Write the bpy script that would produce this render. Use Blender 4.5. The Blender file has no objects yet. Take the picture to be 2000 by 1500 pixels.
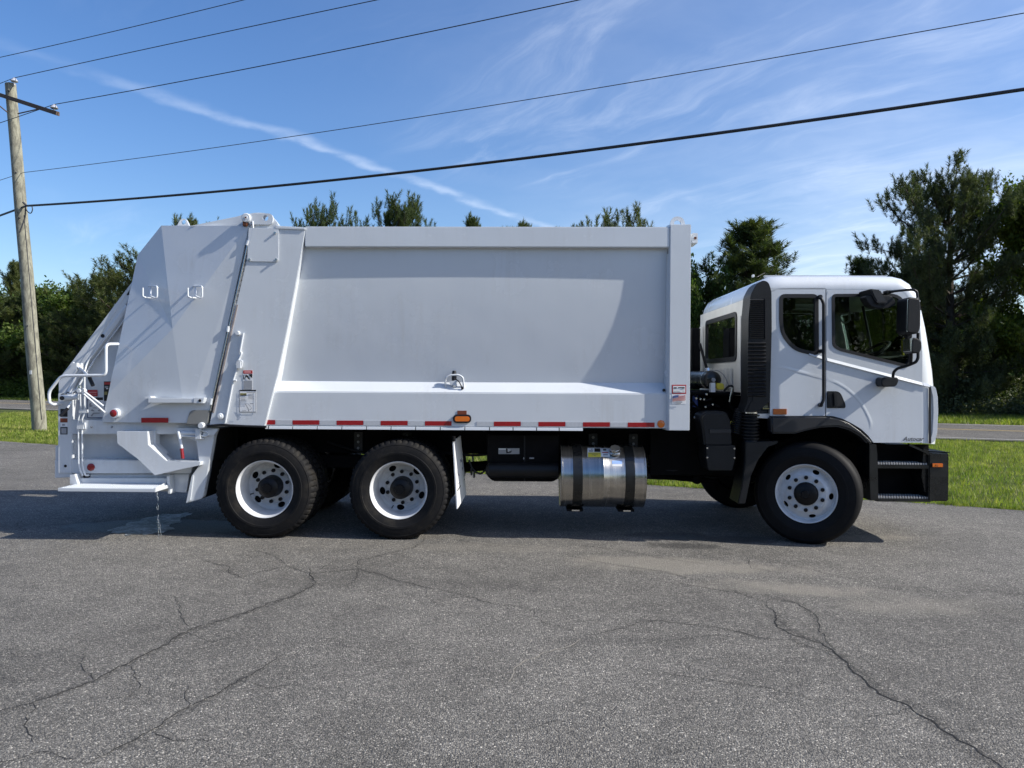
import bpy, bmesh, math, random
import numpy as np
from mathutils import Vector, Matrix
from mathutils.geometry import delaunay_2d_cdt
R = math.radians
random.seed(7); rng = np.random.default_rng(7)
SC = bpy.context.scene
COL = SC.collection

# ------------------------------------------------------------------ camera
CAM_H = 1.70; F = 1500.0
cam_d = bpy.data.cameras.new('camera'); cam = bpy.data.objects.new('camera', cam_d); COL.objects.link(cam)
cam_d.sensor_width = 36.0; cam_d.lens = 36.0 * F / 2000.0
cam_d.clip_start = 0.05; cam_d.clip_end = 3000
CM = Matrix.Translation((0, 0, CAM_H)) @ Matrix.Rotation(R(90 - 0.57), 4, 'X') @ Matrix.Rotation(R(0.30), 4, 'Z')
cam.matrix_world = CM
SC.camera = cam

# ------------------------------------------------------------------ light
SUN = Vector((1.30, -0.235, 1.0)); TYAW = -1.2
SUN.rotate(Matrix.Rotation(R(TYAW), 3, 'Z')); SUN.normalize()
sun_d = bpy.data.lights.new('sun', 'SUN'); sun_o = bpy.data.objects.new('sun', sun_d); COL.objects.link(sun_o)
sun_d.energy = 4.7; sun_d.angle = R(0.5); sun_d.color = (1.0, 0.95, 0.86)
sun_o.rotation_euler = SUN.to_track_quat('Z', 'Y').to_euler(); sun_o.location = (30, -10, 40)
EL = math.asin(SUN.z); AZ = math.atan2(SUN.x, SUN.y)
SC.view_settings.view_transform = 'Standard'; SC.view_settings.look = 'None'
SC.view_settings.exposure = 0.50; SC.view_settings.gamma = 1.0
SC.view_settings.use_curve_mapping = False

def ray(px, py):
    d = Vector(((px - 1000) / F, -(py - 750) / F, -1.0))
    d = CM.to_3x3() @ d
    return d.normalized()
def ground(px, py, z=0.0):
    d = ray(px, py); t = (z - CAM_H) / d.z
    return Vector((d.x * t, d.y * t, z))

# node helper
class NT:
    def __init__(s, tree):
        s.t = tree; s.n = tree.nodes; s.l = tree.links
    def add(s, typ, **kw):
        n = s.n.new(typ)
        for k, v in kw.items():
            if k.startswith('i_'): n.inputs[k[2:].replace('_', ' ')].default_value = v
            else: setattr(n, k, v)
        return n
    def put(s, node, key, v):
        if hasattr(v, 'is_output'): s.l.new(v, node.inputs[key])
        else: node.inputs[key].default_value = v
    def math(s, op, a, b=None, c=None, clamp=False):
        n = s.n.new('ShaderNodeMath'); n.operation = op; n.use_clamp = clamp
        for i, v in enumerate((a, b, c)):
            if v is not None: s.put(n, i, v)
        return n.outputs[0]
    def vmath(s, op, a, b=None, out=0):
        n = s.n.new('ShaderNodeVectorMath'); n.operation = op
        s.put(n, 0, a)
        if b is not None: s.put(n, 1, b)
        return n.outputs[out]
    def mix(s, f, a, b, mode='MIX'):
        n = s.n.new('ShaderNodeMix'); n.data_type = 'RGBA'; n.blend_type = mode
        s.put(n, 0, f); s.put(n, 6, a); s.put(n, 7, b)
        return n.outputs[2]
    def noise(s, vec, scale, detail=4, rough=.55, dist=0.0):
        n = s.n.new('ShaderNodeTexNoise'); 
        if vec is not None: s.l.new(vec, n.inputs['Vector'])
        n.inputs['Scale'].default_value = scale; n.inputs['Detail'].default_value = detail
        n.inputs['Roughness'].default_value = rough; n.inputs['Distortion'].default_value = dist
        return n.outputs[0]
    def ramp(s, f, stops):
        n = s.n.new('ShaderNodeValToRGB'); e = n.color_ramp.elements
        while len(e) < len(stops): e.new(.5)
        for i, (p, c) in enumerate(stops):
            e[i].position = p
            e[i].color = (c, c, c, 1) if not isinstance(c, (tuple, list)) else (*c[:3], 1)
        s.put(n, 0, f)
        return n.outputs[0]
    def smooth(s, v, a, b, lo=0.0, hi=1.0):
        n = s.n.new('ShaderNodeMapRange'); n.interpolation_type = 'SMOOTHSTEP'
        s.put(n, 0, v); n.inputs[1].default_value = a; n.inputs[2].default_value = b
        n.inputs[3].default_value = lo; n.inputs[4].default_value = hi
        return n.outputs[0]

# ------------------------------------------------------------------ world sky
W = bpy.data.worlds.new('World'); SC.world = W; W.use_nodes = True
nt = NT(W.node_tree); nt.n.clear()
wo = nt.add('ShaderNodeOutputWorld'); bg = nt.add('ShaderNodeBackground'); nt.l.new(bg.outputs[0], wo.inputs[0])
sky = nt.add('ShaderNodeTexSky'); sky.sky_type = 'NISHITA'; sky.sun_disc = False
sky.sun_elevation = EL; sky.sun_rotation = AZ
sky.air_density = 1.0; sky.dust_density = 1.0; sky.ozone_density = 3.0; sky.altitude = 20
hs = nt.add('ShaderNodeHueSaturation'); nt.l.new(sky.outputs[0], hs.inputs['Color'])
hs.inputs['Saturation'].default_value = 1.22
hs.inputs['Hue'].default_value = 0.508; hs.inputs['Value'].default_value = 1.0
tc = nt.add('ShaderNodeTexCoord')
sep = nt.add('ShaderNodeSeparateXYZ'); nt.l.new(tc.outputs['Generated'], sep.inputs[0])
den = nt.math('ADD', nt.math('MAXIMUM', sep.outputs[2], 0.0), 0.12)
com = nt.add('ShaderNodeCombineXYZ')
nt.l.new(nt.math('DIVIDE', sep.outputs[0], den), com.inputs[0]); nt.l.new(nt.math('DIVIDE', sep.outputs[1], den), com.inputs[1])
PV = com.outputs[0]
def skyp(px, py):
    d = ray(px, py); return (d.x / (max(d.z, 0) + .12), d.y / (max(d.z, 0) + .12))
warp = nt.add('ShaderNodeTexNoise'); nt.l.new(PV, warp.inputs['Vector']); warp.inputs['Scale'].default_value = 1.6; warp.inputs['Detail'].default_value = 3
wv = nt.vmath('SCALE', nt.vmath('SUBTRACT', warp.outputs['Color'], (.5, .5, .5))); wv.node.inputs['Scale'].default_value = .35
PW = nt.vmath('ADD', PV, wv)
# cirrus: streaky noise, stretched along a slanted direction
mp = nt.add('ShaderNodeMapping', vector_type='TEXTURE'); nt.l.new(PW, mp.inputs[0]); c0_, c1_ = skyp(1250, 420), skyp(1580, 325)
mp.inputs['Rotation'].default_value = (0, 0, math.atan2(c1_[1] - c0_[1], c1_[0] - c0_[0])); mp.inputs['Scale'].default_value = (1.25, .34, 1)
st = nt.noise(mp.outputs[0], 1.7, 9, .62, .6)
cov = nt.noise(PV, .75, 3, .5)
sepP = nt.add('ShaderNodeSeparateXYZ'); nt.l.new(PV, sepP.inputs[0])
side = nt.smooth(sepP.outputs[0], -1.2, 1.8, -0.12, 0.14)
cir = nt.math('MULTIPLY', nt.smooth(st, .44, .86), nt.smooth(nt.math('ADD', cov, side), .38, .62))
# wide contrail-like band
a0 = skyp(110, 125); a1 = skyp(1020, 425)
dx, dy = a1[0] - a0[0], a1[1] - a0[1]; L = math.hypot(dx, dy); nx, ny = -dy / L, dx / L
sw = nt.add('ShaderNodeSeparateXYZ'); 
wv2 = nt.vmath('SCALE', nt.vmath('SUBTRACT', warp.outputs['Color'], (.5, .5, .5))); wv2.node.inputs['Scale'].default_value = .16
fine = nt.add('ShaderNodeTexNoise'); nt.l.new(PV, fine.inputs['Vector']); fine.inputs['Scale'].default_value = 9; fine.inputs['Detail'].default_value = 6
fv = nt.vmath('SCALE', nt.vmath('SUBTRACT', fine.outputs['Color'], (.5, .5, .5))); fv.node.inputs['Scale'].default_value = .09
nt.l.new(nt.vmath('ADD', nt.vmath('ADD', PV, wv2), fv), sw.inputs[0])
dist = nt.math('ADD', nt.math('MULTIPLY', nt.math('SUBTRACT', sw.outputs[0], a0[0]), nx), nt.math('MULTIPLY', nt.math('SUBTRACT', sw.outputs[1], a0[1]), ny))
along = nt.math('ADD', nt.math('MULTIPLY', nt.math('SUBTRACT', sw.outputs[0], a0[0]), dx / L / L), nt.math('MULTIPLY', nt.math('SUBTRACT', sw.outputs[1], a0[1]), dy / L / L))
ab = nt.math('ABSOLUTE', dist)
band = nt.math('MULTIPLY', nt.smooth(ab, 0.0, .050, 1, 0), nt.smooth(along, -.15, .45, .12, 1))
band = nt.math('MULTIPLY', band, nt.smooth(along, 1.5, 1.0))
band = nt.math('MULTIPLY', band, nt.math('ADD', .18, nt.math('MULTIPLY', nt.smooth(fine.outputs[0], .32, .68), .62)))
veil = nt.math('MULTIPLY', nt.smooth(sepP.outputs[0], -.9, 2.2), nt.smooth(nt.noise(PW, .9, 6, .6), .25, .75, .05, .34))
alpha = nt.math('MINIMUM', nt.math('ADD', veil, nt.math('ADD', nt.math('MULTIPLY', cir, .30), nt.math('MULTIPLY', band, .27))), .85)
alpha = nt.math('MULTIPLY', alpha, nt.smooth(sep.outputs[2], -.01, .06))
skc = nt.mix(alpha, hs.outputs[0], (7.6, 8.1, 8.8, 1))
nt.l.new(skc, bg.inputs[0]); bg.inputs[1].default_value = 0.125

# ------------------------------------------------------------------ materials
def new_mat(name):
    m = bpy.data.materials.new(name); m.use_nodes = True
    t = NT(m.node_tree); return m, t, t.n['Principled BSDF']
def basic(name, col, rough=.5, metal=0.0, spec=.5, coat=0.0, bump=0.0, bscale=60, var=0.0, vscale=3, rvar=0.0):
    m, t, b = new_mat(name)
    b.inputs['Base Color'].default_value = (*col, 1); b.inputs['Roughness'].default_value = rough
    b.inputs['Metallic'].default_value = metal; b.inputs['Specular IOR Level'].default_value = spec
    b.inputs['Coat Weight'].default_value = coat; b.inputs['Coat Roughness'].default_value = .06
    if bump or var or rvar:
        tcn = t.add('ShaderNodeTexCoord').outputs['Object']
    if bump:
        bn = t.add('ShaderNodeBump'); bn.inputs['Strength'].default_value = bump; bn.inputs['Distance'].default_value = .01
        t.l.new(t.noise(tcn, bscale, 3), bn.inputs['Height']); t.l.new(bn.outputs[0], b.inputs['Normal'])
    if var:
        n = t.noise(tcn, vscale, 6, .6)
        c = t.mix(t.smooth(n, .35, .7), tuple(x * (1 - var) for x in col) + (1,), (*col, 1))
        t.l.new(c, b.inputs['Base Color'])
    if rvar:
        n = t.noise(tcn, vscale * 1.7, 5, .6)
        t.l.new(t.smooth(n, .3, .7, max(rough - rvar, .02), rough + rvar), b.inputs['Roughness'])
    return m

# white body paint: faint dust film, sheet metal waviness
M_WHITE, t, b = new_mat('white_paint')
tcn = t.add('ShaderNodeTexCoord').outputs['Object']
dust = t.noise(tcn, 1.6, 7, .62)
mpn = t.add('ShaderNodeMapping'); t.l.new(tcn, mpn.inputs[0]); mpn.inputs['Scale'].default_value = (9, 9, .7)
runs = t.noise(mpn.outputs[0], 2.2, 5, .6)
dm = t.math('MULTIPLY', t.smooth(dust, .42, .75), t.smooth(runs, .35, .75))
c = t.mix(t.math('MULTIPLY', dm, .55), (.615, .648, .685, 1), (.50, .505, .50, 1))
t.l.new(c, b.inputs['Base Color'])
t.l.new(t.smooth(dust, .3, .75, .16, .34), b.inputs['Roughness'])
b.inputs['Coat Weight'].default_value = .5; b.inputs['Coat Roughness'].default_value = .08
bn = t.add('ShaderNodeBump'); bn.inputs['Strength'].default_value = .5; bn.inputs['Distance'].default_value = .014
wv_ = t.math('ADD', t.noise(tcn, 1.3, 2), t.math('MULTIPLY', t.noise(tcn, 260, 2), .006))
t.l.new(wv_, bn.inputs['Height']); t.l.new(bn.outputs[0], b.inputs['Normal'])
M_WHEEL = basic('white_wheel_paint', (.72, .73, .74), .35, var=.18, vscale=9, coat=.2)
M_CABW = basic('cab_rear_white', (.74, .73, .69), .42, var=.1, vscale=4)
M_BLACKP = basic('black_plastic', (.007, .008, .010), .45, spec=.35, bump=.25, bscale=160, var=.3, vscale=6)
M_GREYP = basic('dark_grey_fender', (.016, .017, .020), .42, bump=.2, bscale=200, var=.25, vscale=5)
M_CHAS = basic('black_chassis', (.004, .004, .005), .7, spec=.15, var=.5, vscale=7)
M_BUMP = basic('black_bumper_paint', (.007, .008, .008), .32, coat=.1, rvar=.1, vscale=4)
M_RUBBER, t, b = new_mat('tyre_rubber')
tcn = t.add('ShaderNodeTexCoord').outputs['Object']
n1 = t.noise(tcn, 7, 6, .62); 
t.l.new(t.mix(t.smooth(n1, .45, .78), (.007, .007, .008, 1), (.026, .023, .019, 1)), b.inputs['Base Color'])
b.inputs['Roughness'].default_value = .72; b.inputs['Specular IOR Level'].default_value = .22
bn = t.add('ShaderNodeBump'); bn.inputs['Strength'].default_value = .3; bn.inputs['Distance'].default_value = .006
t.l.new(t.noise(tcn, 55, 4), bn.inputs['Height']); t.l.new(bn.outputs[0], b.inputs['Normal'])
M_RUBBERF = basic('clean_tyre_rubber', (.007, .007, .008), .66, spec=.22, var=.3, vscale=9)
M_HUB = basic('black_hub_paint', (.005, .005, .006), .45, spec=.3)
M_RED = basic('red_reflector', (.34, .008, .014), .25, coat=.3, var=.15, vscale=40)
M_SILV = basic('silver_reflector', (.52, .54, .57), .25, var=.1, vscale=50)
M_ORNG = basic('amber_lens', (.72, .17, .015), .2, coat=.5)
M_ORNGD = basic('amber_reflector', (.50, .13, .025), .3)
M_REDL = basic('red_lens', (.22, .010, .012), .15, coat=.5)
M_YEL = basic('yellow_label', (.62, .52, .05), .5)
M_YELP = basic('yellow_paint', (.62, .55, .12), .4)
M_BLUE = basic('blue_cap_plastic', (.10, .20, .62), .4)
M_NAVY = basic('navy_print', (.012, .03, .13), .5)
M_DWH = basic('label_white', (.74, .75, .76), .45)
M_DBK = basic('label_black', (.007, .007, .009), .5)
M_DRD = basic('label_red', (.42, .03, .03), .5)
M_DGY = basic('label_grey_print', (.30, .31, .33), .5)
M_DBR = basic('label_brown', (.19, .045, .018), .5)
M_DOL = basic('label_olive', (.28, .25, .09), .5)
M_RUST = basic('rusty_metal', (.16, .05, .02), .8, var=.5, vscale=40)
M_SILVER = basic('bright_metal', (.72, .72, .71), .22, metal=1)
M_RIM = basic('crease_seam', (.25, .26, .28), .6)
# brushed aluminium tank
M_TANK, t, b = new_mat('brushed_tank_metal')
tcn = t.add('ShaderNodeTexCoord').outputs['Object']
mpn = t.add('ShaderNodeMapping'); t.l.new(tcn, mpn.inputs[0]); mpn.inputs['Scale'].default_value = (22, .6, .6)
ns = t.noise(mpn.outputs[0], 1.5, 5, .6)
b.inputs['Metallic'].default_value = 1.0
t.l.new(t.mix(t.smooth(ns, .3, .75), (.40, .385, .36, 1), (.50, .485, .46, 1)), b.inputs['Base Color'])
t.l.new(t.smooth(ns, .3, .7, .20, .28), b.inputs['Roughness'])
b.inputs['Anisotropic'].default_value = .4
# window glass: tinted see-through with mirror-like reflection
def glass_mat(name, tint):
    m = bpy.data.materials.new(name); m.use_nodes = True; t = NT(m.node_tree); t.n.clear()
    o = t.add('ShaderNodeOutputMaterial'); tr = t.add('ShaderNodeBsdfTransparent'); tr.inputs[0].default_value = (*tint, 1)
    gl = t.add('ShaderNodeBsdfGlossy'); gl.inputs['Roughness'].default_value = .01; gl.inputs[0].default_value = (1, 1, 1, 1)
    fr = t.add('ShaderNodeFresnel'); fr.inputs[0].default_value = 1.5
    mx = t.add('ShaderNodeMixShader'); t.l.new(fr.outputs[0], mx.inputs[0]); t.l.new(tr.outputs[0], mx.inputs[1]); t.l.new(gl.outputs[0], mx.inputs[2])
    t.l.new(mx.outputs[0], o.inputs[0]); return m
M_GLASS = glass_mat('tinted_cab_glass', (.45, .53, .49))
M_WSHLD = glass_mat('windscreen_glass', (.70, .78, .74))
M_SEAT = basic('seat_fabric', (.025, .025, .028), .9, bump=.3, bscale=120)
M_DASH = basic('dash_plastic', (.05, .05, .052), .6)
M_HEADL = basic('headliner', (.10, .10, .095), .9)

# ------------------------------------------------------------------ mesh helpers
OFF = Vector((0, 0, 0))
def mk(name, verts, faces, mat, parent=None, ang=None):
    me = bpy.data.meshes.new(name)
    me.from_pydata([tuple(Vector(v) - OFF) for v in verts], [], faces)
    me.update()
    return fin(name, me, mat, parent, ang)
def fin(name, me, mat, parent, ang):
    bm = bmesh.new(); bm.from_mesh(me)
    bmesh.ops.recalc_face_normals(bm, faces=bm.faces)
    if ang is not None:
        for f in bm.faces: f.smooth = True
        for e in bm.edges:
            if len(e.link_faces) == 2 and e.calc_face_angle(0) > R(ang): e.smooth = False
    bm.to_mesh(me); bm.free()
    if mat: me.materials.append(mat)
    o = bpy.data.objects.new(name, me); COL.objects.link(o)
    if parent: o.parent = parent
    return o
def bmk(name, bm, mat, parent=None, bev=0, seg=2, ang=None):
    bmesh.ops.recalc_face_normals(bm, faces=bm.faces)
    if bev:
        es = [e for e in bm.edges if len(e.link_faces) == 2 and e.calc_face_angle(0) > R(25)]
        bmesh.ops.bevel(bm, geom=es, offset=bev, segments=seg, affect='EDGES', clamp_overlap=True)
    for v in bm.verts: v.co -= OFF
    me = bpy.data.meshes.new(name); bm.to_mesh(me); bm.free()
    return fin(name, me, mat, parent, ang)
def ngon_prism(bm, pts0, pts1):
    a = [bm.verts.new(p) for p in pts0]; b_ = [bm.verts.new(p) for p in pts1]; n = len(a)
    bm.faces.new(a); bm.faces.new(b_[::-1])
    for i in range(n): bm.faces.new((a[i], b_[i], b_[(i + 1) % n], a[(i + 1) % n]))
def prism(name, pts, y0, y1, mat, parent=None, bev=.004, seg=2, ang=None):
    bm = bmesh.new(); ngon_prism(bm, [(x, y0, z) for x, z in pts], [(x, y1, z) for x, z in pts])
    return bmk(name, bm, mat, parent, bev, seg, ang)
def xprism(name, pts, x0, x1, mat, parent=None, bev=.004):
    bm = bmesh.new(); ngon_prism(bm, [(x0, y, z) for y, z in pts], [(x1, y, z) for y, z in pts])
    return bmk(name, bm, mat, parent, bev)
def zprism(name, pts, z0, z1, mat, parent=None, bev=.004):
    bm = bmesh.new(); ngon_prism(bm, [(x, y, z0) for x, y in pts], [(x, y, z1) for x, y in pts])
    return bmk(name, bm, mat, parent, bev)
def box(name, x0, x1, y0, y1, z0, z1, mat, parent=None, bev=.004):
    return prism(name, [(x0, z0), (x1, z0), (x1, z1), (x0, z1)], y0, y1, mat, parent, bev)
def boxes(name, lst, mat, parent=None):
    bm = bmesh.new()
    for (x0, x1, y0, y1, z0, z1) in lst:
        ngon_prism(bm, [(x0, y0, z0), (x1, y0, z0), (x1, y0, z1), (x0, y0, z1)], [(x0, y1, z0), (x1, y1, z0), (x1, y1, z1), (x0, y1, z1)])
    return bmk(name, bm, mat, parent)
def rpoly(pts, r, n=5):
    out = []; k = len(pts)
    rs = r if isinstance(r, (list, tuple)) else [r] * k
    for i in range(k):
        p0, p, p1 = Vector(pts[i - 1]), Vector(pts[i]), Vector(pts[(i + 1) % k])
        if rs[i] <= 0: out.append(tuple(p)); continue
        d0 = (p0 - p); d1 = (p1 - p); rr = min(rs[i], d0.length * .49, d1.length * .49)
        a = p + d0.normalized() * rr; c_ = p + d1.normalized() * rr
        for j in range(n + 1):
            t_ = j / n; out.append(tuple(a * (1 - t_) ** 2 + p * 2 * t_ * (1 - t_) + c_ * t_ * t_))
    return out
def smooth_path(pts, r, n=4):
    pts = [Vector(p) for p in pts]; out = [pts[0]]
    for i in range(1, len(pts) - 1):
        p = pts[i]; d0 = pts[i - 1] - p; d1 = pts[i + 1] - p
        rr = min(r, d0.length * .45, d1.length * .45); a = p + d0.normalized() * rr; c_ = p + d1.normalized() * rr
        for j in range(n + 1):
            t_ = j / n; out.append(a * (1 - t_) ** 2 + p * 2 * t_ * (1 - t_) + c_ * t_ * t_)
    out.append(pts[-1]); return out
def tube_bm(bm, pts, rad, res=8, rad1=None):
    pts = [Vector(p) for p in pts]; n = len(pts); rings = []
    up = None
    for i in range(n):
        t_ = (pts[min(i + 1, n - 1)] - pts[max(i - 1, 0)]).normalized()
        if up is None: up = t_.orthogonal().normalized()
        up = (up - t_ * up.dot(t_)).normalized(); sd = t_.cross(up)
        r_ = rad if rad1 is None else rad + (rad1 - rad) * i / (n - 1)
        rings.append([bm.verts.new(pts[i] + (up * math.cos(a) + sd * math.sin(a)) * r_) for a in [2 * math.pi * k / res for k in range(res)]])
    for i in range(n - 1):
        for k in range(res):
            f = bm.faces.new((rings[i][k], rings[i][(k + 1) % res], rings[i + 1][(k + 1) % res], rings[i + 1][k]))
    bm.faces.new(rings[0][::-1]); bm.faces.new(rings[-1])
def tube(name, pts, rad, mat, parent=None, bend=.05, res=8, rad1=None):
    bm = bmesh.new(); tube_bm(bm, smooth_path(pts, bend) if bend and len(pts) > 2 else pts, rad, res, rad1)
    return bmk(name, bm, mat, parent, ang=50)
def tubes(name, lst, rad, mat, parent=None, bend=.05, res=8):
    bm = bmesh.new()
    for pts in lst: tube_bm(bm, smooth_path(pts, bend) if bend and len(pts) > 2 else pts, rad, res)
    return bmk(name, bm, mat, parent, ang=50)
def lathe(name, prof, c, mat, parent=None, axis='Y', seg=40, ang=40, closed=False, mod=None):
    """prof: list of (radius, along axis)"""
    vs, fs = [], []; n = len(prof)
    for k in range(seg):
        a = 2 * math.pi * k / seg; ca, sa = math.cos(a), math.sin(a)
        for i, (r_, h) in enumerate(prof):
            if mod: r_, h = mod(i, k, r_, h)
            p = {'Y': (r_ * ca, h, r_ * sa), 'X': (h, r_ * ca, r_ * sa), 'Z': (r_ * ca, r_ * sa, h)}[axis]
            vs.append((c[0] + p[0], c[1] + p[1], c[2] + p[2]))
    for k in range(seg):
        k2 = (k + 1) % seg
        for i in range(n if closed else n - 1):
            j = (i + 1) % n; fs.append((k * n + i, k * n + j, k2 * n + j, k2 * n + i))
    me_o = mk(name, vs, fs, None, parent)
    bm = bmesh.new(); bm.from_mesh(me_o.data); bmesh.ops.remove_doubles(bm, verts=bm.verts, dist=1e-5)
    bmesh.ops.recalc_face_normals(bm, faces=bm.faces)
    for f in bm.faces: f.smooth = True
    for e in bm.edges:
        if len(e.link_faces) == 2 and e.calc_face_angle(0) > R(ang): e.smooth = False
    bm.to_mesh(me_o.data); bm.free(); me_o.data.materials.append(mat)
    return me_o
def inpoly(p, poly):
    x, y = p; c = False; n = len(poly); j = n - 1
    for i in range(n):
        xi, yi = poly[i]; xj, yj = poly[j]
        if (yi > y) != (yj > y) and x < (xj - xi) * (y - yi) / (yj - yi + 1e-12) + xi: c = not c
        j = i
    return c
def cdt(loops, extra=()):
    vs, es = [], []
    for lp in loops:
        b0 = len(vs); vs += [Vector(p) for p in lp]; es += [(b0 + i, b0 + (i + 1) % len(lp)) for i in range(len(lp))]
    vs += [Vector(p) for p in extra]
    ov, oe, of, *_ = delaunay_2d_cdt(vs, es, [], 0, 1e-6)
    keep = []
    for f in of:
        c_ = sum((ov[i] for i in f), Vector((0, 0))) / len(f)
        if inpoly(c_, loops[0]) and not any(inpoly(c_, h) for h in loops[1:]): keep.append(tuple(f))
    return [tuple(v) for v in ov], keep
def plate_holes(name, outer, holes, y0, y1, mat, parent=None, axis='Y', bev=0):
    loops = [outer] + holes
    v2, f2 = cdt(loops); n = len(v2)
    P3 = (lambda p, y: (p[0], y, p[1])) if axis == 'Y' else (lambda p, x: (x, p[0], p[1]))
    bm = bmesh.new()
    a = [bm.verts.new(P3(p, y0)) for p in v2]; b_ = [bm.verts.new(P3(p, y1)) for p in v2]
    for f in f2:
        bm.faces.new([a[i] for i in f]); bm.faces.new([b_[i] for i in f[::-1]])
    bm.edges.ensure_lookup_table()
    bd = [e for e in bm.edges if len(e.link_faces) == 1 and e.verts[0] in set(a)]
    ia = {v: i for i, v in enumerate(a)}
    for e in bd:
        i, j = ia[e.verts[0]], ia[e.verts[1]]
        bm.faces.new((a[i], a[j], b_[j], b_[i]))
    bm.verts.ensure_lookup_table()
    for v in [v for v in bm.verts if not v.link_faces]: bm.verts.remove(v)
    return bmk(name, bm, mat, parent, bev)
def circ(cx, cy, r, n=24, ry=None, rot=0):
    ry = ry or r; o = []
    for k in range(n):
        a = 2 * math.pi * k / n; x, y = r * math.cos(a), ry * math.sin(a)
        o.append((cx + x * math.cos(rot) - y * math.sin(rot), cy + x * math.sin(rot) + y * math.cos(rot)))
    return o
def text_mesh(s, size, shear=0.0, bold=0.0):
    cu = bpy.data.curves.new('lettering', 'FONT'); cu.body = s; cu.size = size; cu.shear = shear; cu.offset = bold
    cu.align_x = 'CENTER'; cu.align_y = 'CENTER'; cu.resolution_u = 2
    ob = bpy.data.objects.new('lettering', cu); COL.objects.link(ob)
    bpy.context.view_layer.update()
    me = bpy.data.meshes.new_from_object(ob.evaluated_get(bpy.context.evaluated_depsgraph_get()))
    bpy.data.objects.remove(ob); bpy.data.curves.remove(cu)
    return [tuple(v.co) for v in me.vertices], [tuple(p.vertices) for p in me.polygons]
def lettering(s, c, size, mat, parent, shear=0.0, bold=0.0, sx=1.0):
    v, f = text_mesh(s, size, shear, bold)
    return mk('lettering', [(c[0] + p[0] * sx, c[1], c[2] + p[1]) for p in v], f, mat, parent)

# ------------------------------------------------------------------ truck frame
D = 7.90
TM = Matrix.Translation((0, D, 0)) @ Matrix.Rotation(R(TYAW), 4, 'Z'); TMI = TM.inverted()
_o = TMI @ Vector((0, 0, CAM_H)); _r = TMI.to_3x3()
def P(px, py, y=0.0):
    d = _r @ ray(px, py); t_ = (y - _o.y) / d.y; p = _o + d * t_; return (p.x, p.z)
def P3(px, py, y=0.0):
    x, z = P(px, py, y); return (x, y, z)
def PX(px, py, x):
    d = _r @ ray(px, py); t_ = (x - _o.x) / d.x; p = _o + d * t_; return (p.y, p.z)
def pp(pts, y=0.0): return [P(a, b_, y) for a, b_ in pts]
def pprism(name, pts, y0, y1, mat, parent, bev=.004, **k): return prism(name, pp(pts, y0), y0, y1, mat, parent, bev, **k)
OFF = Vector((0.0, 1.22, 0.0))
truck = bpy.data.objects.new('garbage_truck', None); COL.objects.link(truck)
truck.matrix_world = TM @ Matrix.Translation(OFF)
truck['label'] = 'white rear-loading garbage truck parked on the asphalt lot with black front bumper'
truck['category'] = 'garbage truck'
WY = 2.44   # overall width
def decal(parts, y, parent, label=None, name='sticker'):
    """parts: list of (material, [px points]); first is the backing"""
    base = None
    for i, (m, pts) in enumerate(parts):
        o = prism(name if i == 0 else 'print', pp(pts, y), y - .0015 - .0012 * i, y - .0003 - .0012 * i, m, parent if i == 0 else base, 0)
        if i == 0: base = o
    if label: base['label'] = label
    return base
def rect(x0, y0, x1, y1): return [(x0, y0), (x1, y0), (x1, y1), (x0, y1)]
def lines(x0, y0, x1, y1, n, frac=.4):
    out = []; h = (y1 - y0) / n
    for i in range(n):
        e = x1 - (x1 - x0) * random.uniform(0, .3)
        out.append(rect(x0, y0 + h * i, e, y0 + h * (i + frac)))
    return out

SY = .045   # the lower side plate sits a little behind the end posts
# ================================================================== BODY
body = boxes('packer_body', [(P(600, 600, .3)[0], P(1345, 600, .3)[0] - .02, .32, WY - .32, P(900, 834, 0)[1] + .04, P(800, 452, .3)[1])], M_WHITE, truck)
# side panel, slightly slanted and bowed
xl, xr = P(520, 600, .2)[0], P(1306, 600, .1)[0]
zt, zb = P(900, 482, .12)[1] + .10, P(900, 745, .24)[1]
vs, fs = [], []; NX, NZ = 12, 10
for j in range(NZ + 1):
    t_ = j / NZ
    for i in range(NX + 1):
        s = i / NX
        vs.append((xl + (xr - xl) * s, .088 + .082 * t_ ** 2 - .010 * math.sin(math.pi * t_) - .008 * math.sin(math.pi * s), zt + (zb - .02 - zt) * t_))
for j in range(NZ):
    for i in range(NX):
        a = j * (NX + 1) + i; fs.append((a, a + 1, a + NX + 2, a + NX + 1))
mk('side_panel', vs, fs, M_WHITE, body, ang=60)
mk('far_side_panel', [(xl, WY - .2, .98), (xr, WY - .2, .98), (xr, WY - .2, zt), (xl, WY - .2, zt)], [(0, 1, 2, 3)], M_WHITE, body)
# top rail (box section along the roof edge), roof sheet
z1 = P(900, 443, .02)[1]; z0 = P(900, 483, .02)[1]
box('top_rail', P(596, 443, .02)[0], P(1308, 443, .02)[0], .006, .30, z0, z1, M_WHITE, body, .008)
box('far_top_rail', P(596, 443, .02)[0], P(1308, 443, .02)[0], WY - .30, WY - .02, z0, z1, M_WHITE, body, .008)
box('roof_sheet', P(600, 443, .02)[0], P(1308, 443, .02)[0] - .01, .302, WY - .302, z1 - .06, z1 - .012, M_WHITE, body)
# sloped ledge + lower side plate as one folded sheet
zl0 = P(900, 745, .17)[1]; zl1 = P(900, 767, SY)[1]; zbt = P(900, 834, SY)[1]
xa, xb = P(515, 800)[0], P(1310, 800)[0]
xprism('lower_side_sheet', [(.30, zl0), (.17, zl0), (SY, zl1), (SY, zbt), (.30, zbt)], xa - .02, xb, M_WHITE, body, .006)
xprism('far_lower_side_sheet', [(WY - .30, zl0), (WY - .17, zl0), (WY - SY, zl1), (WY - SY, zbt), (WY - .30, zbt)], xa, xb, M_WHITE, body, .006)
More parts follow.
